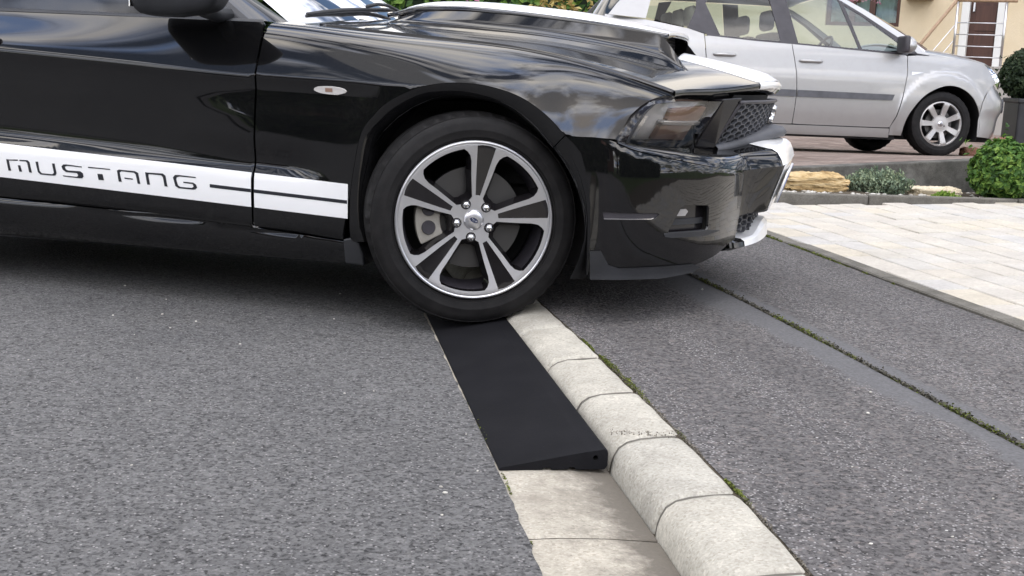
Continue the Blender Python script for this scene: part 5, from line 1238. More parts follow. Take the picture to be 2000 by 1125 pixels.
patch('rub_strip', [[(-2.30, 0.522), (-2.33, 0.586), (-1.524, 0.586), (-1.528, 0.522)]], sside, M['grey_plastic'], rdo, res=0.04, fold=0.008, off=0.012)
patch('side_repeater', [[(-0.363, 0.772), (-0.238, 0.803), (-0.357, 0.806)]], sside, M['alloy'], sc, res=0.03, fold=0.004, off=0.004)
for (x0, x1, z) in ((-1.505, -1.275, 0.862), (-2.36, -2.14, 0.885)):
    o_ = fd if x0 > -2 else rdo
    y = -float(Wz(z)); MB().tube([(x0, y - 0.006, z), (x0 + 0.03, y - 0.024, z), (x1 - 0.03, y - 0.024, z), (x1, y - 0.006, z)], [0.009, 0.014, 0.014, 0.009], 8).build('door_handle', SP, o_, smooth=True)
    cx = (x0 + x1) / 2; patch('handle_cup', [[(cx + 0.055 * math.cos(t), z + 0.036 * math.sin(t)) for t in np.linspace(0, 2 * math.pi, 17)[:-1]]], sside, SP, o_, res=0.02, fold=0.0, off=0.0015)
# wheel housings and floor
MB().box((-3.3, -0.55, 0.15), (0.7, 0.55, 0.42)).box((-2.25, -0.80, 0.145), (-0.45, 0.80, 0.24)).build('underbody', M['underbody'], sc)
for s in (-1, 1):
    for cx in (0.0, -2.69):
        v = []; f = []
        for i in range(21):
            a = R(-22) + R(224) * i / 20
            for y in (0.86, 0.55): v.append((cx + 0.41 * math.cos(a), s * y, 0.318 + 0.40 * math.sin(a)))
        f = [(2 * i, 2 * i + 1, 2 * i + 3, 2 * i + 2) for i in range(20)]; n0 = len(v); v.append((cx, s * 0.55, 0.318)); f += [(2 * i + 1, 2 * i + 3, n0) for i in range(20)]
        mesh_obj('wheel_liner', v, f, M['dark_void'], sc, smooth=True)
# bumper and nose
npc = smooth_pts([(0.39, -0.862), (0.48, -0.848), (0.58, -0.81), (0.68, -0.735), (0.76, -0.63), (0.83, -0.49), (0.875, -0.3), (0.90, 0.0)], 5)
nl = np.concatenate([[0], np.cumsum([np.linalg.norm(npc[i + 1] - npc[i]) for i in range(len(npc) - 1)])]); NL = nl[-1]
ncx = crv(nl, [p[0] for p in npc], 0.03); ncy = crv(nl, [p[1] for p in npc], 0.03)
npro = crv([0.15, 0.2, 0.25, 0.40, 0.47, 0.57, 0.62, 0.70, 0.80, 0.9], [-0.11, -0.075, -0.055, -0.035, 0.0, 0.0, -0.03, -0.075, -0.15, -0.22], 0.02)
def nose(u, v):
    k = np.clip(u / 0.35, 0, 1); tx = ncx(u + .004) - ncx(u - .004); ty = ncy(u + .004) - ncy(u - .004); L = np.hypot(tx, ty)
    o = npro(v) * k; return np.stack([ncx(u) + ty / L * o, ncy(u) - tx / L * o, v], -1)
nlp = [(0.0, 0.205), (0.0, 0.36), (0.03, 0.54), (0.09, 0.648), (0.20, 0.740), (0.33, 0.68), (0.45, 0.668), (0.7, 0.69), (NL, 0.70), (NL, 0.19), (0.6, 0.185), (0.3, 0.19)]
nb = patch('front_bumper', [nlp], nose, SP, sc, res=0.04, out=(0.5, -0.8, 0), fold=0.012, mirror=True)
patch('bumper_strip', [[(0.475, 0.455), (0.46, 0.59), (0.60, 0.585), (NL, 0.58), (NL, 0.46)]], nose, M['grey_plastic'], sc, res=0.04, out=(0.5, -0.8, 0), fold=0.01, off=0.012, mirror=True)
patch('nose_panel', [[(0.62, 0.69), (NL, 0.70), (NL, 0.86), (0.62, 0.86)]], nose, SP, sc, res=0.05, out=(0.8, -0.5, 0), fold=0.01, mirror=True)
# headlight
for s in (1, -1):
    hp = [(0.416, -0.765, 0.912), (0.538, -0.66, 0.880), (0.647, -0.60, 0.795), (0.735, -0.57, 0.683), (0.635, -0.72, 0.690), (0.507, -0.80, 0.808)]
    c = np.mean(np.array(hp), axis=0) + np.array([0.045, -0.04, 0.025]); v = [(p[0], p[1] * s, p[2]) for p in hp]; mids = []
    for i in range(6): q = (np.array(hp[i]) + c) / 2 + np.array([0.014, -0.012, 0.008]); mids.append((q[0], q[1] * s, q[2]))
    v += mids + [(c[0], c[1] * s, c[2])]
    f = []
    for i in range(6): j = (i + 1) % 6; f += [(i, j, 6 + j, 6 + i), (6 + i, 6 + j, 12)]
    hl_ = mesh_obj('headlight', v, f if s == 1 else [q[::-1] for q in f], M['headlight_glass'], sc, smooth=True)
    vb = [(p[0] - 0.03, (p[1] + 0.04) * s, p[2] - 0.01) for p in hp]; vb.append((c[0] - 0.06, (c[1] + 0.06) * s, c[2] - 0.02))
    mesh_obj('headlight_bowl', vb, [(i, (i + 1) % 6, 6) for i in range(6)], M['plate_white'], hl_)
# hood: side line to crown
shx = crv([-0.42, -0.1, 0.05, 0.247, 0.416, 0.54, 0.66, 0.80], [0.985, 0.968, 0.957, 0.938, 0.915, 0.878, 0.80, 0.70], 0.03)
scx = crv([-0.42, -0.2, 0.106, 0.288, 0.494, 0.643, 0.74, 0.80], [1.115, 1.10, 1.075, 1.048, 0.998, 0.945, 0.893, 0.85], 0.03)
def shood(u, v): a = np.clip(np.abs(v) / 0.84, 0, 1.1); return np.stack([u, v, scx(u) + (shx(u) - scx(u)) * a ** 2.2], -1)
hyl = [(-0.40, -0.80), (-0.1, -0.835), (0.05, -0.832), (0.247, -0.815), (0.40, -0.765), (0.53, -0.66), (0.64, -0.56), (0.72, -0.40), (0.755, -0.2), (0.765, 0.0)]
patch('hood', [hyl + [(x, -y) for x, y in hyl[::-1][1:]]], shood, SP, sc, res=0.05, out=(0, 0, 1), fold=0.015)
# glasshouse
def sg(u, v): return np.stack([u, -(0.838 - 0.30 * (v - 1.0) - 0.06 * (v - 1.0) ** 2), v], -1)
def win(name, poly, m, off=0.0, fold=0.006): return patch(name, [poly], sg, m, sc, res=0.08, fold=fold, off=off, mirror=True)
win('door_window', [(-1.512, 1.024), (-1.618, 1.40), (-1.63, 1.50), (-1.13, 1.50), (-1.085, 1.45), (-0.905, 1.000)], M['window_glass'], 0, 0)
win('quarter_light', [(-0.868, 0.998), (-1.040, 1.445), (-0.82, 1.335), (-0.56, 1.145), (-0.415, 0.985)], M['window_glass'], 0, 0)
win('rear_window_side', [(-1.690, 1.030), (-1.79, 1.42), (-1.80, 1.50), (-2.36, 1.50), (-2.42, 1.36), (-2.30, 1.05)], M['window_glass'], 0, 0)
win('rear_quarter_window', [(-2.60, 1.125), (-2.52, 1.30), (-2.50, 1.45), (-2.94, 1.42), (-3.01, 1.20)], M['window_glass'], 0, 0)
win('window_frame', [(-0.868, 0.995), (-0.905, 0.998), (-1.085, 1.455), (-1.045, 1.455)], M['dark_trim'], 0.004)
win('door_pillar', [(-1.512, 1.02), (-1.690, 1.028), (-1.80, 1.50), (-1.63, 1.50)], M['dark_trim'], 0.003)
win('rear_pillar_trim', [(-2.28, 1.045), (-2.42, 1.36), (-2.36, 1.50), (-2.50, 1.48), (-2.52, 1.30), (-2.61, 1.12), (-2.42, 1.07)], M['dark_trim'], 0.003)
win('rear_pillar', [(-3.01, 1.19), (-2.94, 1.43), (-2.9, 1.5), (-3.12, 1.5), (-3.30, 1.30), (-3.37, 1.21)], SP, 0.003)
bt = [(x, belt(x) + 0.010) for x in np.linspace(-0.40, -2.42, 20)]; win('belt_seal', [(x, z - 0.018) for x, z in bt] + bt[::-1], M['dark_trim'], 0.008)
ap = [(-0.18, 0.972), (-0.414, 1.150), (-0.814, 1.382), (-0.99, 1.468), (-1.15, 1.53)]
win('screen_pillar', ap + [(-1.13, 1.492), (-1.02, 1.438), (-0.84, 1.340), (-0.46, 1.112), (-0.30, 0.985)], SP, 0.004, 0.03)
win('pillar_seal', [(-0.31, 0.985), (-0.46, 1.112), (-0.84, 1.340), (-1.02, 1.438), (-1.04, 1.42), (-0.85, 1.318), (-0.50, 1.085), (-0.41, 0.985)], M['dark_trim'], 0.003, 0.02)
MB().prism([(-0.17, -0.842, 0.968), (-0.42, -0.846, 0.98), (-0.42, -0.80, 1.11)], (0, 0.03, 0), 1).prism([(-0.17, 0.842, 0.968), (-0.42, 0.846, 0.98), (-0.42, 0.80, 1.11)], (0, -0.03, 0), 1).build('sail_panel', M['dark_trim'], sc)
ruled('windscreen', [(-0.22, -0.80, 0.99), (0.02, -0.4, 1.07), (0.08, 0, 1.085), (0.02, 0.4, 1.07), (-0.22, 0.80, 0.99)], [(-1.10, -0.68, 1.50), (-0.98, -0.3, 1.54), (-0.96, 0, 1.55), (-0.98, 0.3, 1.54), (-1.10, 0.68, 1.50)], M['window_glass'], sc, bulge=(0.02, 0, 0.03))
ruled('roof', [(-1.05, -0.685, 1.50), (-1.8, -0.69, 1.56), (-2.6, -0.68, 1.55), (-3.1, -0.63, 1.50)], [(-0.95, 0, 1.55), (-1.8, 0, 1.62), (-2.6, 0, 1.61), (-3.15, 0, 1.56)], SP, sc, bulge=(0, 0, 0.02), sym=True)
ruled('roof_rail', [(-1.1, -0.672, 1.505), (-1.8, -0.665, 1.51), (-2.6, -0.665, 1.505), (-3.1, -0.64, 1.50)], [(-1.05, -0.685, 1.502), (-1.8, -0.69, 1.562), (-2.6, -0.68, 1.552), (-3.1, -0.63, 1.502)], SP, sc, k=3, sym=True)
ruled('tail_window', [(-3.34, -0.66, 1.16), (-3.43, 0, 1.15), (-3.34, 0.66, 1.16)], [(-3.10, -0.60, 1.51), (-3.17, 0, 1.56), (-3.10, 0.60, 1.51)], M['dark_glass'], sc)
ruled('tailgate', [(-3.38, -0.72, 1.20), (-3.47, 0, 1.17), (-3.38, 0.72, 1.20)], [(-3.40, -0.74, 0.40), (-3.52, 0, 0.38), (-3.40, 0.74, 0.40)], SP, sc, bulge=(-0.04, 0, 0))
# interior
def seat(x, y, m, h=0.0):
    mb = MB(); mb.box((x - 0.10, y - 0.23, 0.55), (x + 0.05, y + 0.23, 1.14 + h)); mb.box((x - 0.10, y - 0.13, 1.16 + h), (x, y + 0.13, 1.36 + h)); mb.box((x - 0.05, y - 0.25, 0.45), (x + 0.5, y + 0.25, 0.62)); mb.build('seat', m, sc, bevel=0.05, smooth=True)
for (x, y, m_) in ((-1.62, -0.36, M['seat_dark']), (-1.62, 0.36, M['seat_dark']), (-2.42, -0.42, M['seat_fabric']), (-2.42, 0.0, M['seat_fabric']), (-2.42, 0.42, M['seat_fabric'])): seat(x, y, m_)
ruled('dashboard', [(-0.10, -0.76, 0.955), (0.0, 0, 1.01), (-0.10, 0.76, 0.955)], [(-0.72, -0.78, 0.95), (-0.62, 0, 1.05), (-0.72, 0.78, 0.95)], M['dash_grey'], sc, bulge=(0, 0, 0.06))
mb = MB(); ringp = [Vector((-0.80 + 0.10 * math.sin(t), 0.36 + 0.19 * math.cos(t), 1.02 + 0.17 * math.sin(t))) for t in np.linspace(0, 2 * math.pi, 25)]; mb.tube(ringp, 0.014, 6, cap=False); mb.build('steering_wheel', M['seat_dark'], sc, smooth=True)
# mirror
for s in (-1, 1):
    bm = bmesh.new(); bmesh.ops.create_icosphere(bm, subdivisions=3, radius=1.0)
    for q in bm.verts: x, y, z = q.co; q.co = Vector((-0.475 + 0.062 * x + (0.02 * x if x > 0 else 0), s * (0.985 + 0.105 * y), 1.055 + 0.082 * z - 0.015 * y))
    mi = bm_obj('mirror_cap', bm, M['alloy'] if False else SP, sc, smooth=True)
    MB().box((-0.545, s * 0.985 - 0.10, 0.975), (-0.49, s * 0.985 + 0.10, 1.135)).build('mirror_shell', M['dark_trim'], sc, bevel=0.02, smooth=True)
    MB().tube([(-0.47, s * 0.82, 1.0), (-0.48, s * 0.93, 1.01)], 0.03, 8).build('mirror_arm', M['dark_trim'], sc, smooth=True)
# wheels
def family_wheel():
    w = empty('wheel'); w.parent = sc; K = 1.048
    tyre('tyre', 0.318, 0.218, 0.205, w, M['tyre_rubber'], seg=64)
    ax2 = crv([0, 0.03, 0.07, 0.15, 0.2, 0.21], [-0.078, -0.079, -0.075, -0.086, -0.092, -0.088], 0.01)
    def w2(u, v): return np.stack([u, ax2(np.hypot(u, v)), v], -1)
    outer = [(0.219 * math.sin(t), 0.219 * math.cos(t)) for t in np.linspace(0, 2 * math.pi, 73)[:-1]]; holes = []
    def sp(d, r, a): a = R(a); r *= K; d *= 0.92; return (r * math.sin(a) + d * math.cos(a), r * math.cos(a) - d * math.sin(a))
    for k in range(7):
        a = 14 + 51.43 * k; b = a + 51.43
        A_ = [sp(0.022, 0.078, a), sp(0.026, 0.13, a), sp(0.030, 0.192, a)]; B_ = [sp(-0.030, 0.192, b), sp(-0.026, 0.13, b), sp(-0.022, 0.078, b)]
        arc = [(0.207 * math.sin(R(t)), 0.207 * math.cos(R(t))) for t in np.linspace(a + 12, b - 12, 5)]
        holes.append(A_ + arc + B_)
    patch('rim', [outer] + holes, w2, M['grey_alloy'], w, res=0.014, out=(0, -1, 0), fold=0.03)
    MB().lathe([(0.216, -0.088), (0.19, -0.03), (0.185, 0.08)], 48).build('rim_barrel', M['alloy'], w, smooth=True)
    MB().lathe([(0.0, -0.025), (0.14, -0.025), (0.14, 0.0)], 40).build('brake_disc', M['steel_disc'], w)
    MB().lathe([(0.0, -0.086), (0.026, -0.085), (0.03, -0.075)], 24).build('hub_cap', M['alloy'], w, smooth=True)
    dia = [(0, 0.018), (0.012, 0), (0, -0.018), (-0.012, 0)]; patch('diamond_emblem', [dia, [(a * 0.55, b * 0.55) for a, b in dia]], lambda u, v: np.stack([u, -0.087 + 0 * u, v], -1), M['dark_trim'], w, res=0.01, out=(0, -1, 0), fold=0.001, off=0.001)
    MB().lathe([(0.0, -0.082), (0.007, -0.082), (0.007, -0.07)], 10, c=(0.04, 0, -0.02)).build('valve', M['ink_black'], w)
    return w
w0 = family_wheel(); w0.location = (0.0, -0.768, 0.318); kk = list(w0.children)
for (loc, rz) in (((0.0, 0.768, 0.318), math.pi), ((-2.69, -0.768, 0.318), 0), ((-2.69, 0.768, 0.318), math.pi)):
    c = w0.copy(); link(c, sc); c.location = loc; c.rotation_euler = (0, 0, rz)
    for ch in kk: link(ch.copy(), c)
# ------------------------------------------------------------------ raised brick drive, retaining wall, garden bed
WN = Vector((-0.30, 1, 0)).normalized(); WD = WN.dot(Vector((1.6, 8.02, 0)))     # plane of the retaining wall
wt0 = pxP(1560, 331, WN, WD); wt1 = pxP(1900, 316, WN, WD)
wdir = (wt1 - wt0); wdir.normalize()
def dz_(x, y):
    """surface of the raised drive: from the wall's top down to the parked car's wheels, then on with the car's tilt"""
    t0 = (x - wt0.x) / (wt1.x - wt0.x); zw = wt0.z + (wt1.z - wt0.z) * max(-1.5, min(2.2, t0)); yw = wt0.y + (x - wt0.x) * wdir.y / wdir.x; yc = 12.18 + 0.158 * (x - 4.13)
    if y <= yc: k = (y - yw) / (yc - yw); return zw + (0.199 - zw) * k
    return 0.199 - 0.040 * min(y - yc, 2.0)
def brickmat():
    m = mat('drive_brick', (0.2, 0.13, 0.1), 0.85, spec=0.25); t, b = nodes(m); co = worldco(t)
    mp_ = t.nodes.new('ShaderNodeMapping'); mp_.inputs['Rotation'].default_value = (0, 0, R(38)); t.links.new(co, mp_.inputs[0])
    br = t.nodes.new('ShaderNodeTexBrick'); br.inputs['Scale'].default_value = 1.0; br.inputs['Brick Width'].default_value = 0.2; br.inputs['Row Height'].default_value = 0.1; br.inputs['Mortar Size'].default_value = 0.006
    br.inputs['Color1'].default_value = (0.17, 0.125, 0.105, 1); br.inputs['Color2'].default_value = (0.255, 0.21, 0.185, 1); br.inputs['Mortar'].default_value = (0.12, 0.11, 0.10, 1)
    t.links.new(mp_.outputs[0], br.inputs[0]); n1 = noise(t, co, 5, 7, 0.65)
    c = mixrgb(t, 1.0, br.outputs['Color'], ramp(t, n1, [(0.3, (0.6, 0.58, 0.55)), (0.7, (1.35, 1.3, 1.28))]), 'MULTIPLY'); t.links.new(c, b.inputs['Base Color'])
    bump(t, b, br.outputs['Fac'], 0.004, -0.6)
brickmat()
e0 = wt0 - wdir * 3.2; e1 = wt0 + wdir * 9.0
v = []; f = []; nx, ny = 24, 26
for i in range(nx + 1):
    x = e0.x + (e1.x - e0.x) * i / nx; yw = wt0.y + (x - wt0.x) * wdir.y / wdir.x
    for j in range(ny + 1): y = yw + (20.5 - yw) * (j / ny); v.append((x, y, dz_(x, y)))
f = [(i * (ny + 1) + j, (i + 1) * (ny + 1) + j, (i + 1) * (ny + 1) + j + 1, i * (ny + 1) + j + 1) for i in range(nx) for j in range(ny)]
bd = mesh_obj('brick_drive', v, f, M['drive_brick'], smooth=True); bd['kind'] = 'structure'
rw = empty('retaining_wall', (wt0.x, wt0.y, 0.1)); tag(rw, 'low stained concrete retaining wall behind the garden bed', 'wall')
L = (e1 - e0).length; n = 4
mb = MB(); wn = Vector((WN.x, WN.y, 0))
P = []
for i in range(n + 1):
    c = e0 + (e1 - e0) * i / n; c.z = dz_(c.x, c.y)
    P.append(c)
for i in range(n):
    a, b = P[i] - Vector((0, 0, 0)), P[i + 1]
    gap = wdir * 0.003
    a = a + gap; b = b - gap
    q = [a - wn * 0.0, b - wn * 0.0, b + wn * 0.12, a + wn * 0.12]
    m_ = MB(); top = [(p.x - rw.location.x, p.y - rw.location.y, p.z + 0.012 - 0.1) for p in q]; bot = [(p[0], p[1], 0.0 - 0.1) for p in top]
    m_.add(top + bot, [(0, 1, 2, 3), (7, 6, 5, 4), (0, 4, 5, 1), (1, 5, 6, 2), (2, 6, 7, 3), (3, 7, 4, 0)]); m_.build('wall_segment', M['wall_concrete'], rw, bevel=0.008)
# garden edging in front of the bed
gk = empty('garden_edging'); gk['kind'] = 'structure'
gpts = [(0.2, 7.42), (1.2, 7.54), (2.2, 7.66), (3.2, 7.83), (4.2, 8.0), (5.2, 8.17), (6.2, 8.34)]
for (a, b) in zip(gpts[:-1], gpts[1:]):
    a, b = Vector((*a, 0)), Vector((*b, 0)); d = (b - a).normalized(); nn = Vector((-d.y, d.x, 0)); a = a + d * 0.004; b = b - d * 0.004
    q = [a, b, b + nn * 0.07, a + nn * 0.07]; m_ = MB(); zt = 0.196 + random.uniform(-.004, .004)
    m_.add([(p.x, p.y, zt) for p in q] + [(p.x, p.y, 0.05) for p in q], [(0, 1, 2, 3), (7, 6, 5, 4), (0, 4, 5, 1), (1, 5, 6, 2), (2, 6, 7, 3), (3, 7, 4, 0)]); m_.build('edging_stone', M['edging_concrete'], gk, bevel=0.008)
def bedz(x): return 0.165
v = []; f = []
for i in range(40):
    x = -0.6 + i * 0.2; y0 = 7.42 + 0.148 * (x - 0.2) + 0.04; y1 = wt0.y + (x - wt0.x) * wdir.y / wdir.x + 0.02
    for j in range(5): t = j / 4; v.append((x, y0 + (y1 - y0) * t, 0.165 + 0.02 * math.sin(math.pi * t) + random.uniform(-.008, .008)))
for i in range(39):
    for j in range(4): a = i * 5 + j; f.append((a, a + 1, a + 6, a + 5))
o = mesh_obj('garden_bed', v, f, M['soil'], smooth=True); o['kind'] = 'structure'
# pebbles in the bed
bm = bmesh.new()
for i in range(420):
    x = random.uniform(1.2, 4.4); y0 = 7.42 + 0.148 * (x - 0.2) + 0.07; y = y0 + random.random() ** 1.5 * 0.4
    r_ = random.uniform(0.008, 0.022); mtx = Matrix.Translation((x, y, 0.172 + r_ * 0.4)) @ Matrix.Rotation(random.random() * 6, 4, 'Z') @ Matrix.Diagonal((r_ * random.uniform(0.8, 1.5), r_, r_ * 0.6, 1)); bmesh.ops.create_icosphere(bm, subdivisions=1, radius=1.0, matrix=mtx)
pm = mat('pebble', (0.5, 0.47, 0.4), 0.8); t_, b_ = nodes(pm); t_.links.new(ramp(t_, noise(t_, worldco(t_), 26, 2), [(0.3, (0.22, 0.2, 0.17)), (0.6, (0.6, 0.58, 0.52))]), b_.inputs['Base Color'])
o = bm_obj('pebbles', bm, pm, smooth=True); tag(o, 'small pale pebbles scattered over the garden bed', 'pebbles', kind='stuff')
# ------------------------------------------------------------------ rocks
def rockmat(name, c0, c1, c2):
    m = mat(name, c1, 0.9, spec=0.2); t, b = nodes(m); co = objco(t)
    sp = t.nodes.new('ShaderNodeMapping'); sp.inputs['Scale'].default_value = (5, 5, 34); t.links.new(co, sp.inputs[0])
    n1 = noise(t, sp.outputs[0], 1.0, 7, 0.65, 0.8); c = ramp(t, n1, [(0.3, c0), (0.5, c1), (0.68, c2)])
    t.links.new(c, b.inputs['Base Color']); bump(t, b, n1, 0.02, 0.9)
rockmat('sandstone', (0.16, 0.09, 0.03), (0.50, 0.36, 0.18), (0.66, 0.55, 0.36)); rockmat('pale_stone', (0.28, 0.22, 0.14), (0.62, 0.53, 0.38), (0.74, 0.68, 0.55))
from mathutils import noise as mn
def rock(name, loc, size, m, seed, label, rz=0.0, layers=9):
    bm = bmesh.new(); bmesh.ops.create_cube(bm, size=2.0); bmesh.ops.subdivide_edges(bm, edges=bm.edges[:], cuts=26, use_grid_fill=True)
    for q in bm.verts:
        p = q.co.copy(); L = (abs(p.x) ** 5 + abs(p.y) ** 5 + abs(p.z) ** 5) ** 0.2; p = p / L
        lay = math.floor((p.z + 1 + 0.25 * mn.noise(Vector((p.x * 1.2 + seed, p.y * 1.2, 0)))) * layers / 2)
        k = 1 + 0.13 * mn.noise(Vector((lay * 7.3 + seed, 1.7, math.atan2(p.y, p.x) * 1.3))) + 0.06 * mn.noise(p * 3 + Vector((seed, 0, 0))) + 0.05 * mn.noise(p * 9)
        top = 1 + 0.38 * mn.noise(Vector((p.x * 1.6 + seed * 3, p.y * 1.6, 5)))
        q.co = Vector((p.x * k * size[0], p.y * k * size[1], (p.z * top + 0.7) * size[2] + 0.008 * mn.noise(p * 14)))
    o = bm_obj(name, bm, m, smooth=True); o.data.set_sharp_from_angle(angle=R(42)); o.location = loc; o.rotation_euler = (0, 0, rz); tag(o, label, 'rock'); return o
p = pxD(1592, 372, 7.95); rock('rock', (p.x, p.y + 0.06, 0.165), (0.20, 0.12, 0.074), M['sandstone'], 3.1, 'layered ochre sandstone boulder lying left of the grey-green shrub', R(4))
p = pxD(1832, 376, 8.0); rock('rock', (p.x, p.y + 0.08, 0.168), (0.165, 0.09, 0.036), M['pale_stone'], 8.4, 'flat pale limestone boulder between the two garden shrubs', R(6), 6)
# ------------------------------------------------------------------ leafy plants
def leafmat(name, c0, c1, c2, sc_=9.0, tr=0.25):
    m = mat(name, c1, 0.55, spec=0.3); t, b = nodes(m); oi = t.nodes.new('ShaderNodeNewGeometry'); n1 = noise(t, worldco(t), sc_, 3)
    mix_ = t.nodes.new('ShaderNodeMath'); mix_.operation = 'ADD'; t.links.new(oi.outputs['Random Per Island'], mix_.inputs[0]); t.links.new(n1, mix_.inputs[1])
    ml = t.nodes.new('ShaderNodeMath'); ml.operation = 'MULTIPLY'; ml.inputs[1].default_value = 0.5; t.links.new(mix_.outputs[0], ml.inputs[0])
    c = ramp(t, ml.outputs[0], [(0.25, c0), (0.5, c1), (0.75, c2)]); t.links.new(c, b.inputs['Base Color'])
    b.inputs['Subsurface Weight'].default_value = 0.0
    tl_ = t.nodes.new('ShaderNodeBsdfTranslucent'); t.links.new(c, tl_.inputs[0]); ms = t.nodes.new('ShaderNodeMixShader'); ms.inputs[0].default_value = tr
    out_ = [n for n in t.nodes if n.type == 'OUTPUT_MATERIAL'][0]; t.links.new(b.outputs[0], ms.inputs[1]); t.links.new(tl_.outputs[0], ms.inputs[2]); t.links.new(ms.outputs[0], out_.inputs[0])
    return m
leafmat('box_leaf', (0.03, 0.075, 0.018), (0.075, 0.17, 0.03), (0.19, 0.30, 0.055)); leafmat('dark_leaf', (0.010, 0.022, 0.010), (0.024, 0.044, 0.018), (0.05, 0.075, 0.03)); leafmat('grey_leaf', (0.10, 0.15, 0.10), (0.19, 0.25, 0.17), (0.34, 0.40, 0.25)); leafmat('lime_leaf', (0.09, 0.17, 0.025), (0.20, 0.33, 0.05), (0.36, 0.45, 0.09)); leafmat('moss_leaf', (0.05, 0.055, 0.015), (0.12, 0.145, 0.028), (0.22, 0.26, 0.05)); leafmat('tree_leaf', (0.012, 0.028, 0.010), (0.03, 0.06, 0.02), (0.07, 0.11, 0.035)); leafmat('petal', (0.45, 0.12, 0.25), (0.65, 0.35, 0.45), (0.8, 0.7, 0.7)); leafmat('dry_leaf', (0.16, 0.10, 0.03), (0.33, 0.24, 0.07), (0.5, 0.42, 0.16)); mat('bark', (0.07, 0.05, 0.035), 0.9)
def leaves(C, Nn, size, jit, asp=1.7, cup=0.2):
    """C,Nn: arrays of positions and outward normals -> folded leaf quads"""
    n = len(C); r1 = rng.normal(size=(n, 3)); Nn = Nn + r1 * jit; Nn /= np.linalg.norm(Nn, axis=1)[:, None]
    T = np.cross(Nn, rng.normal(size=(n, 3))); T /= np.linalg.norm(T, axis=1)[:, None] + 1e-9; B = np.cross(Nn, T)
    s = (size * rng.uniform(0.65, 1.25, n))[:, None]
    a = C - T * s * asp / 2; b = C + B * s / 2 + Nn * s * cup; c = C + T * s * asp / 2; d = C - B * s / 2 + Nn * s * cup
    V = np.stack([a, b, c, d], 1).reshape(-1, 3); F = [(4 * i, 4 * i + 1, 4 * i + 2, 4 * i + 3) for i in range(n)]
    return V, F
def ball_shrub(name, loc, rad, m, n, size, label, cat='shrub', group=None, noise_=0.10, seed=0, inner=0.55, shoots=26):
    o = empty(name, loc); tag(o, label, cat, group)
    d = rng.normal(size=(n, 3)); d /= np.linalg.norm(d, axis=1)[:, None]
    rr = np.array([1 + noise_ * mn.noise(Vector(q) * 2.2 + Vector((seed, 0, 0))) + noise_ * 0.9 * mn.noise(Vector(q) * 6 + Vector((seed, 3, 0))) for q in d])
    dep = 1 - (1 - inner) * rng.random(n) ** 2.2
    C = d * (rr * dep)[:, None] * np.array(rad) + np.array([0, 0, rad[2] * 0.98]); C = C[C[:, 2] > 0.0]; d = d[:len(C)]
    dn = C - np.array([0, 0, rad[2] * 0.9]); dn /= np.linalg.norm(dn, axis=1)[:, None]
    # stray shoots that break the clipped outline
    sh = rng.integers(0, len(C), shoots); ex = []
    for k in sh:
        for j in range(7): ex.append(C[k] + dn[k] * (size * (0.8 + 0.75 * j)) + rng.normal(size=3) * size * 0.35)
    ex = np.array(ex); C = np.concatenate([C, ex]); dn = np.concatenate([dn, np.repeat(dn[sh], 7, axis=0)])
    V, F = leaves(C, dn + np.array([0, 0, 0.35]), size, 0.55); mesh_obj('foliage', V, F, m, o)
    mb = MB()
    for k in range(9):
        a = random.random() * 6.28; q = random.uniform(0.2, 0.7); mb.tube([(0.02 * math.cos(a), 0.02 * math.sin(a), -0.02), (rad[0] * q * 0.4 * math.cos(a), rad[1] * q * 0.4 * math.sin(a), rad[2] * 0.7), (rad[0] * q * math.cos(a), rad[1] * q * math.sin(a), rad[2] * 1.35)], [0.012, 0.008, 0.003], 5)
    mb.build('stem', M['bark'], o)
    return o
p = pxD(1957, 388, 8.0); ball_shrub('box_shrub', (p.x, p.y + 0.02, 0.16), (0.212, 0.21, 0.20), M['box_leaf'], 4600, 0.026, 'bright green clipped round shrub at the end of the garden bed', seed=2, noise_=0.12, shoots=9)
# grey-green upright shrub
def spike_shrub(name, loc, rx, ry, h, m, n, label):
    o = empty(name, loc); tag(o, label, 'shrub'); Cs = []; Ns = []; mb = MB()
    for i in range(n):
        a = random.random() * 6.283; q = math.sqrt(random.random()); bx, by = rx * q * math.cos(a), ry * q * math.sin(a); hh = h * (1 - 0.45 * q * q) * random.uniform(0.72, 1.15); lean = 0.35 * q
        tip = Vector((bx * (1 + lean * 0.3) + random.gauss(0, .012), by * (1 + lean * 0.3), hh)); base = Vector((bx * 0.75, by * 0.75, 0))
        mb.tube([base, (base + tip) / 2 + Vector((0, 0, 0.01)), tip], [0.002, 0.0015, 0.001], 3, cap=False)
        for k in range(16):
            t = (k + 1) / 16; c = base.lerp(tip, t); ang_ = random.random() * 6.283; d = Vector((math.cos(ang_), math.sin(ang_), 0.8)).normalized(); Cs.append(c + d * 0.010); Ns.append(Vector((-d.y, d.x, 0.3)))
    V, F = leaves(np.array(Cs), np.array(Ns), 0.0125, 0.5, 2.2); mesh_obj('foliage', V, F, m, o); mb.build('stem', M['bark'], o)
p = pxD(1717, 380, 8.0); spike_shrub('grey_shrub', (p.x, p.y + 0.03, 0.165), 0.205, 0.13, 0.165, M['grey_leaf'], 330, 'low grey-green lavender-like shrub between the two garden rocks')
p = pxD(1845, 382, 7.9); spike_shrub('lime_plant', (p.x, p.y - 0.03, 0.165), 0.085, 0.035, 0.045, M['lime_leaf'], 60, 'tiny lime-green ground plant at the foot of the pale flat rock')
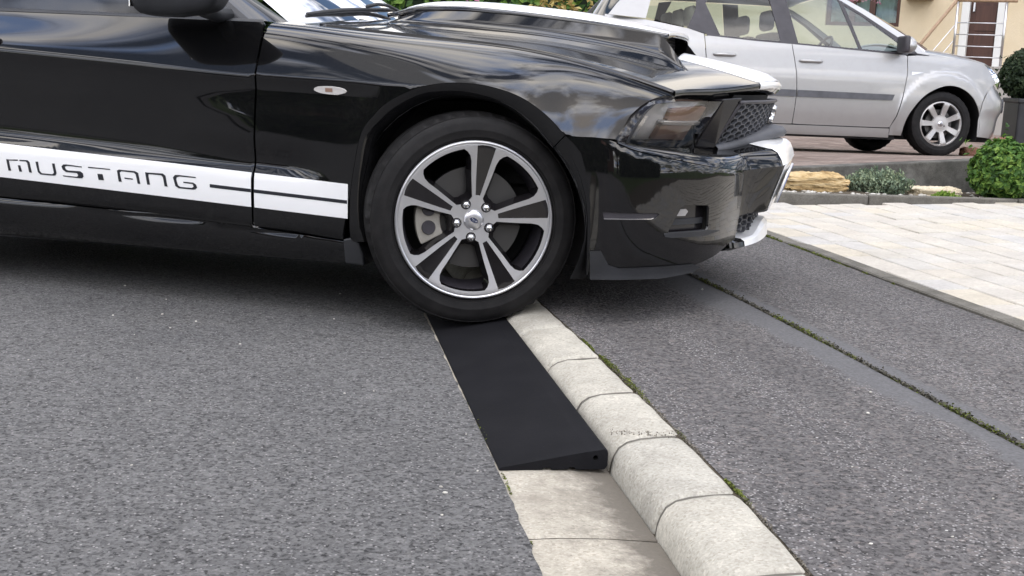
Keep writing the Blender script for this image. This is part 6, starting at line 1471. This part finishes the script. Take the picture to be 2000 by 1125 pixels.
# ------------------------------------------------------------------ planter with clipped ball
pp = pxD(2006, 268, 13.2); gz0 = dz_(pp.x, pp.y)
pl_ = empty('planter', (pp.x, pp.y, gz0)); tag(pl_, 'tall black square planter with a pale handle beside the silver car', 'planter')
MB().box((-0.21, -0.21, 0.0), (0.21, 0.21, pp.z - gz0 + 0.47 if False else 0.62)).build('planter_box', M['black_plastic'], pl_, bevel=0.02, smooth=False)
MB().box((-0.225, -0.225, 0.58), (0.225, 0.225, 0.63)).build('planter_rim', M['black_plastic'], pl_, bevel=0.012)
MB().tube([(-0.05, -0.215, 0.42), (-0.04, -0.235, 0.42), (0.07, -0.235, 0.42), (0.08, -0.215, 0.42)], 0.012, 6).build('planter_handle', M['alloy'], pl_, smooth=True)
ball_shrub('clipped_ball_tree', (pp.x, pp.y, gz0 + 0.60), (0.34, 0.34, 0.29), M['dark_leaf'], 5200, 0.032, 'dark olive clipped ball shrub growing in the black planter', seed=9, noise_=0.08)
# small stacked rubble by the planter
st = mat('rubble_brick', (0.30, 0.15, 0.10), 0.9)
for i, (px_, py_, sx, sz, c_) in enumerate(((1897, 268, 0.10, 0.05, 'reddish brick lying behind the silver car\'s front wheel'), (1962, 250, 0.09, 0.12, 'small brown rubble stone standing beside the black planter'))):
    q = pxD(px_, py_, 13.1); rock('rubble_stone', (q.x, q.y, dz_(q.x, q.y)), (sx, 0.07, sz), st, 5.0 + i, c_, 0.3, 3)
# ------------------------------------------------------------------ cream house with entrance stairs
HA = R(-30); hd = Vector((math.cos(HA), math.sin(HA), 0)); hn = Vector((hd.y, -hd.x, 0))        # along the wall, and out of it
dc = pxD(1916, 130, 21.5); HD = hn.dot(dc)
hm = Matrix((hd, -hn, Vector((0, 0, 1)))).transposed().to_4x4(); hm.translation = Vector((dc.x, dc.y, 0.0))
house = empty('house', mat=hm); tag(house, 'cream rendered house with a brown door above entrance stairs', 'house')
hinv = hm.inverted()
def hp_(px, py, off=0.0):
    q = pxP(px, py, hn, HD + off); return hinv @ q
def plaster():
    m = mat('cream_render', (0.62, 0.50, 0.32), 0.9, spec=0.2); t, b = nodes(m); co = worldco(t); n1 = noise(t, co, 1.6, 6); n2 = noise(t, co, 60, 3)
    t.links.new(ramp(t, n1, [(0.3, (0.64, 0.53, 0.36)), (0.7, (0.72, 0.61, 0.44))]), b.inputs['Base Color']); bump(t, b, n2, 0.01, 0.5)
plaster()
def woodmat(name, a, b_):
    m = mat(name, a, 0.5); t, b = nodes(m); co = objco(t); mp_ = t.nodes.new('ShaderNodeMapping'); mp_.inputs['Scale'].default_value = (30, 30, 2); t.links.new(co, mp_.inputs[0]); n1 = noise(t, mp_.outputs[0], 1.0, 5)
    t.links.new(ramp(t, n1, [(0.3, b_), (0.7, a)]), b.inputs['Base Color'])
woodmat('brown_wood', (0.085, 0.035, 0.022), (0.05, 0.02, 0.014)); woodmat('light_wood', (0.40, 0.27, 0.17), (0.28, 0.18, 0.11)); mat('white_frame', (0.72, 0.72, 0.70), 0.5); mat('curtain', (0.6, 0.62, 0.6), 0.9); mat('roof_tile', (0.22, 0.085, 0.055), 0.8); mat('stone_step', (0.36, 0.34, 0.31), 0.85)
d0 = hp_(1890, 60); d1 = hp_(1945, 60); dl0, dl1 = d0.x, d1.x; fz = hp_(1916, 131).z
wl0 = hp_(1757, 30); wl1 = hp_(1690, 10); wx1 = wl0.x; wx0 = wx1 - 1.35; wz0 = hp_(1740, 52).z
dtop = fz + 2.1
# walls as panels around the openings
mb = MB(); T = 0.35
def wallbox(x0, x1, z0, z1): mb.box((x0, 0.0, z0), (x1, T, z1))
X0, X1, ZT = -7.5, 6.5, 3.7
fr_ = 0.13
wallbox(X0, wx0, 0, ZT); wallbox(wx0, wx1, 0, wz0); wallbox(wx0, wx1, wz0 + 1.5, ZT); wallbox(wx1, dl0 - fr_, 0, ZT); wallbox(dl0 - fr_, dl1 + fr_, 0, fz); wallbox(dl0 - fr_, dl1 + fr_, dtop + fr_, ZT); wallbox(dl1 + fr_, X1, 0, ZT)
mb.box((X0, T, 0), (X0 + T, 9, ZT)); mb.box((X1 - T, T, 0), (X1, 9, ZT)); mb.box((X0, 9, 0), (X1, 9 + T, ZT)); mb.build('wall', M['cream_render'], house)
MB().prism([(X0 - 0.5, -0.6, ZT), (X0 - 0.5, 9.9, ZT), (X0 - 0.5, 4.6, ZT + 1.5)], (X1 - X0 + 1, 0, 0), 0).build('roof', M['roof_tile'], house)
mb = MB(); mb.box((dl0 - fr_, -0.03, fz), (dl0, 0.2, dtop + fr_)); mb.box((dl1, -0.03, fz), (dl1 + fr_, 0.2, dtop + fr_)); mb.box((dl0, -0.03, dtop), (dl1, 0.2, dtop + fr_)); mb.build('door_frame', M['white_frame'], house)
dr = MB(); dr.box((dl0, 0.08, fz), (dl1, 0.14, dtop)); dro = dr.build('door', M['brown_wood'], house)
mb = MB(); dw = dl1 - dl0
for (a, b, z0, z1) in ((0.2, 0.95, 0.15, 0.55), (0.2, 0.95, 0.62, 1.05), (0.2, 0.95, 1.12, 1.55)):
    mb2 = MB(); mb2.box((dl0 + dw * a, 0.065, fz + z0), (dl0 + dw * b, 0.08, fz + z1)); mb2.build('door_panel', M['brown_wood'], dro, bevel=0.006)
MB().box((dl0 + 0.05, 0.02, fz + 0.95), (dl0 + 0.08, 0.08, fz + 1.10)).build('door_handle', M['alloy'], dro)
# window: frame, mullions, curtains
mb = MB(); cw = wx1 - wx0
win_ = empty('window'); win_.parent = house
mb.box((wx0, 0.06, wz0), (wx0 + 0.07, 0.14, wz0 + 1.5)); mb.box((wx1 - 0.07, 0.06, wz0), (wx1, 0.14, wz0 + 1.5)); mb.box((wx0 + 0.07, 0.06, wz0), (wx1 - 0.07, 0.14, wz0 + 0.07)); mb.box((wx0 + 0.07, 0.06, wz0 + 1.43), (wx1 - 0.07, 0.14, wz0 + 1.5))
for k in (0.35, 0.62): mb.box((wx0 + cw * k - 0.05, 0.055, wz0 + 0.07), (wx0 + cw * k + 0.05, 0.14, wz0 + 1.43))
mb.build('window_frame', M['brown_wood'], win_)
MB().box((wx0 + 0.07, 0.10, wz0 + 0.07), (wx1 - 0.07, 0.105, wz0 + 1.43)).build('pane', M['window_glass'], win_)
v = []; f = []
for i in range(60):
    x = wx0 + 0.05 + (cw - 0.1) * i / 59; y = 0.20 + 0.025 * math.sin(i * 0.9) + 0.01 * math.sin(i * 2.3); v += [(x, y, wz0 + 0.02), (x, y, wz0 + 1.48)]
mesh_obj('curtain', v, [(2 * i, 2 * i + 2, 2 * i + 3, 2 * i + 1) for i in range(59)], M['curtain'], win_, smooth=True)
MB().box((wx0 - 0.05, 0.33, wz0 - 0.1), (wx1 + 0.05, 0.34, wz0 + 1.6)).build('room_dark', M['dark_void'], win_)
# timber canopy edge and landing
cz = hp_(1810, 2); MB().box((cz.x - 0.35, -0.5, cz.z + 0.01), (cz.x + 0.12, -0.002, cz.z + 0.10)).build('timber_sill', M['light_wood'], house)
OFF = 1.25
r0 = hinv @ pxP(1866, 60, hn, HD + OFF); r1 = hinv @ pxP(1961, 60, hn, HD + OFF); rt = (hinv @ pxP(1915, 3, hn, HD + OFF)).z; rl0 = hinv @ pxP(1803, 84, hn, HD + OFF)
MB().box((r0.x - 0.1, -OFF - 0.06, 0.0), (r1.x + 0.3, -0.003, fz - 0.004)).build('landing', M['stone_step'], house)
ns = 6
for i in range(ns):
    z1 = fz - (i + 1) * fz / (ns + 1) ; x1 = r0.x - 0.1 - i * 0.29
    MB().box((x1 - 0.29, -OFF - 0.06, 0.0), (x1 - 0.002, -0.003, z1)).build('stair_step', M['stone_step'], house)
rail = empty('stair_railing', mat=hm.copy()); tag(rail, 'steel bar railing with wooden handrail on the house entrance stairs', 'railing')
def bar(name, a, b, r_, m): return MB().tube([a, b], r_, 8).build(name, m, rail, smooth=True)
Y0 = -OFF
for x in (r0.x, r1.x): bar('post', (x, Y0, fz), (x, Y0, rt), 0.022, M['alloy'])
bar('handrail', (r0.x - 0.02, Y0, rt + 0.02), (r1.x + 0.16, Y0, rt + 0.02), 0.03, M['light_wood'])
for py_ in (45, 68, 91, 112):
    z = (hinv @ pxP(1915, py_, hn, HD + OFF)).z; bar('rail_bar', (r0.x, Y0, z), (r1.x, Y0, z), 0.009, M['alloy'])
sl_ = (rt - rl0.z) / (r0.x - rl0.x)
xe = r0.x - 1.55
bar('handrail', (r0.x - 0.02, Y0, rt + 0.02), (xe, Y0, rt + 0.02 - sl_ * (r0.x - xe)), 0.03, M['light_wood'])
for k in (0.36, 0.62, 0.86):
    bar('rail_bar', (r0.x, Y0, rt - k), (xe, Y0, rt - k - sl_ * (r0.x - xe)), 0.008, M['alloy'])
bar('post', (xe, Y0, rt - sl_ * (r0.x - xe) - 1.0), (xe, Y0, rt + 0.02 - sl_ * (r0.x - xe)), 0.022, M['alloy'])
# ------------------------------------------------------------------ hedge and flowers seen over the hood
def hedge(name, a, b, h, th, m, n, size, label, cat='hedge', extra=None, core=None, seed=1):
    a, b = Vector((*a, 0)), Vector((*b, 0)); d = (b - a); L = d.length; d.normalize(); nn = Vector((-d.y, d.x, 0))
    o = empty(name, ((a.x + b.x) / 2, (a.y + b.y) / 2, 0)); tag(o, label, cat); c0 = Vector(o.location)
    U = rng.random(n) * L; side_ = rng.random(n); Cs = []; Ns = []
    for i in range(n):
        u = U[i]; hh = h * (1 + 0.10 * mn.noise(Vector((u * 0.9 + seed, 0, 0))) + 0.06 * mn.noise(Vector((u * 3 + seed, 0, 0))))
        if side_[i] < 0.40: z = random.random() * hh; q = -th / 2; nv = -nn
        elif side_[i] < 0.62: z = hh; q = random.uniform(-th / 2, th / 2); nv = Vector((0, 0, 1))
        else: z = random.random() * hh; q = th / 2; nv = nn
        q += 0.10 * th * mn.noise(Vector((u * 1.5 + seed, z * 1.5, q))) + random.gauss(0, 0.03); z += random.gauss(0, 0.04)
        p = a + d * u + nn * q - c0; Cs.append((p.x, p.y, max(0.01, z))); Ns.append(nv + Vector((0, 0, 0.3)))
    V, F = leaves(np.array(Cs), np.array(Ns), size, 0.6); mesh_obj('foliage', V, F, m, o)
    q0 = a - c0; rot = Matrix((d, nn, Vector((0, 0, 1)))).transposed()
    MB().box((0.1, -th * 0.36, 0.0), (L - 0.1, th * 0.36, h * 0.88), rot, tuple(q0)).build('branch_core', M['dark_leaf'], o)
    return o
hedge('garden_hedge', (-7.5, 18.8), (1.2, 17.8), 2.2, 0.9, M['box_leaf'], 9000, 0.09, 'loose green hedge running behind the parked cars', seed=4)
for i, (px_, w_, m_, lab, h_) in enumerate(((905, 0.9, 'petal', 'pink flowering bush in front of the far hedge', 1.5), (1090, 0.7, 'dry_leaf', 'yellow-brown bush in front of the far hedge', 1.8))):
    q = pxD(px_, 60, 16.0); ball_shrub('flower_bush' if i == 0 else 'dry_bush', (q.x, q.y, 0), (w_, 0.5, h_ / 2), M[m_], 2600, 0.06, lab, 'bush', seed=20 + i, noise_=0.25)
q = pxD(1690, -6, 20.8); ball_shrub('flower_plant', (q.x - 0.1, q.y, q.z - 0.08), (0.3, 0.2, 0.16), M['petal'], 500, 0.03, 'pink flowers hanging at the house window', 'flowers', seed=33, noise_=0.3)
# ------------------------------------------------------------------ what stands across the street, behind the viewer (seen in the paint)
hedge('street_hedge', (-13.5, -9.5), (3.4, -10.5), 2.3, 1.1, M['tree_leaf'], 7000, 0.16, 'dark hedge across the street reflected in the black door', seed=11)
hedge('street_hedge', (5.6, -9.0), (16, -6.5), 2.6, 1.1, M['tree_leaf'], 6000, 0.16, 'dark hedge across the street reflected in the black bumper', seed=14)
def tree(name, loc, h, r_, label, seed):
    o = empty(name, loc); tag(o, label, 'tree', None); mb = MB()
    mb.tube([(0, 0, 0), (0.05, 0.02, h * 0.25), (0.0, 0.1, h * 0.5), (0.1, 0.0, h * 0.8)], [0.22, 0.18, 0.12, 0.03], 10)
    random.seed(seed); cl = []
    for k in range(16):
        a = random.random() * 6.283; z = h * random.uniform(0.35, 0.9); q = r_ * random.uniform(0.4, 0.95) * (1 - 0.5 * abs(z / h - 0.6)); tip = (q * math.cos(a), q * math.sin(a), z + 0.3)
        mb.tube([(0, 0.05, z * 0.75), (tip[0] * 0.5, tip[1] * 0.5, z), tip], [0.07, 0.045, 0.012], 6); cl.append((tip, r_ * random.uniform(0.28, 0.45)))
    mb.build('trunk', M['bark'], o, smooth=True); Cs = []; Ns = []
    for (c, rr) in cl:
        n = 420; d = rng.normal(size=(n, 3)); d /= np.linalg.norm(d, axis=1)[:, None]; C = np.array(c) + d * rr * (rng.random(n) ** 0.4)[:, None] * np.array([1, 1, 0.75]); Cs.append(C); Ns.append(d + np.array([0, 0, 0.4]))
    V, F = leaves(np.concatenate(Cs), np.concatenate(Ns), 0.16, 0.5); mesh_obj('crown', V, F, M['tree_leaf'], o)
tree('street_tree', (-9.0, -12.0, 0), 6.5, 2.6, 'tall leafy tree behind the viewer, mirrored beside the door', 5)
tree('street_tree', (6.5, -12.5, 0), 5.5, 2.3, 'smaller leafy tree behind the viewer, mirrored in the fender', 9)
def far_house(name, loc, rz, size, wallm, label):
    o = empty(name, loc, rz); tag(o, label, 'house'); a, b, h = size
    MB().box((-a / 2, 0, 0), (a / 2, b, h)).build('wall', wallm, o)
    MB().prism([(-a / 2 - 0.4, -0.5, h), (-a / 2 - 0.4, b + 0.5, h), (-a / 2 - 0.4, b / 2, h + 2.6)], (a + 0.8, 0, 0), 0).build('roof', M['roof_tile'], o)
    for k in range(3):
        x = -a / 2 + a * (k + 0.5) / 3; w_ = empty('window'); w_.parent = o
        MB().box((x - 0.6, -0.05, 1.1), (x + 0.6, -0.005, 2.4)).build('window_frame', M['white_frame'], w_); MB().box((x - 0.5, -0.06, 1.2), (x + 0.5, -0.052, 2.3)).build('pane', M['dark_glass'], w_)
brick = mat('brick_wall', (0.26, 0.12, 0.085), 0.9)
far_house('street_house', (1.5, -17, 0), math.pi + 0.06, (11, 8, 3.0), brick, 'red-brown brick house across the street, mirrored in the black paint')
far_house('street_house', (-15, -17, 0), math.pi - 0.1, (10, 8, 2.9), M['cream_render'], 'cream house across the street, mirrored at the far left')
leafmat('dirt_light', (0.07, 0.06, 0.045), (0.15, 0.13, 0.10), (0.26, 0.24, 0.2), tr=0.0); leafmat('dirt_crumb', (0.045, 0.042, 0.032), (0.09, 0.083, 0.066), (0.15, 0.14, 0.11), tr=0.0)
# ------------------------------------------------------------------ moss in the joints, grit
def moss_line(name, fx_, y0, y1, z, wd, n, label, dens, size=0.008, m='moss_leaf'):
    Cs = []
    ph = random.random() * 10
    for i in range(n):
        y = y0 + (y1 - y0) * random.random(); k = mn.noise(Vector((y * 2.3 + ph, 1.3, 0))) * 0.6 + mn.noise(Vector((y * 9 + ph, 7.7, 0))) * 0.5
        if k < dens: continue
        amp = min(1.0, (k - dens) * 2.2 + 0.25)
        Cs.append((float(fx_(y)) + random.gauss(0, wd * amp), y, z + abs(random.gauss(0, 0.006)) * amp))
    C = np.array(Cs); V, F = leaves(C, np.tile([0, 0, 1.0], (len(C), 1)), size, 0.7, 1.5); o = mesh_obj(name, V, F, M[m]); tag(o, label, 'moss', kind='stuff')
moss_line('kerb_moss', lambda y: BK(y) + 0.006, 1.6, 4.6, 0.071, 0.0032, 9000, 'green moss growing in the joint behind the kerb stones', -0.02, 0.004)
moss_line('pavement_moss', lambda y: MO(y), 2.2, 5.6, 0.085, 0.0042, 9000, 'green moss growing in the pavement joint', 0.0, 0.0055)
moss_line('joint_dirt', lambda y: MO(y), 1.5, 9, 0.083, 0.0035, 16000, 'dark dirt filling the pavement joint', -2, 0.007, 'dirt_crumb')
moss_line('edging_moss', lambda y: ED(y) - 0.006, 3.0, 7.0, 0.102, 0.004, 4000, 'thin moss along the concrete edging', 0.08, 0.0065)
moss_line('gutter_moss', lambda y: GLX(y) + 0.004, 1.4, 4.4, 0.006, 0.003, 900, 'sparse moss along the edge of the road asphalt', 0.12, 0.005)
moss_line('kerb_dirt', lambda y: BK(y) + 0.003, 1.5, 5, 0.070, 0.0022, 5000, 'brown dirt crumbs packed behind the kerb stones', -0.15, 0.0035, 'dirt_light')
Cs = [(float(BK(2.735)) - 0.155 + random.random() * 0.15, 2.725 + random.gauss(0, 0.012), 0.070 + random.random() * 0.004) for _ in range(90)]
V, F = leaves(np.array(Cs), np.tile([0, 0, 1.0], (len(Cs), 1)), 0.004, 0.7, 1.4); o = mesh_obj('joint_crumbs', V, F, M['dirt_light']); tag(o, 'brown crumbs in the broken joint between two kerb stones', 'dirt', kind='stuff')
# grit on the asphalt: loose light stone chips
bm = bmesh.new()
for i in range(110):
    if i % 2: x = random.uniform(-2.6, 0.2); y = random.uniform(1.7, 4.6); ok = x < float(GLX(y)) - 0.02; z = 0.007
    else: x = random.uniform(0.3, 1.9); y = random.uniform(1.9, 6); ok = float(BK(y)) + 0.03 < x < float(ED(y)) - 0.02 and abs(x - float(MO(y))) > 0.02; z = 0.069 + 0.022 * max(0, min(1, (x - float(BK(y))) / 0.7))
    if not ok: continue
    r_ = random.uniform(0.0018, 0.0042); bmesh.ops.create_icosphere(bm, subdivisions=1, radius=1.0, matrix=Matrix.Translation((x, y, z + r_ * 0.4)) @ Matrix.Rotation(random.random() * 6, 4, 'Z') @ Matrix.Diagonal((r_ * random.uniform(1, 1.7), r_, r_ * 0.7, 1)))
o = bm_obj('grit', bm, M['pebble']); tag(o, 'tiny pale stone chips loose on the asphalt', 'grit', kind='stuff')
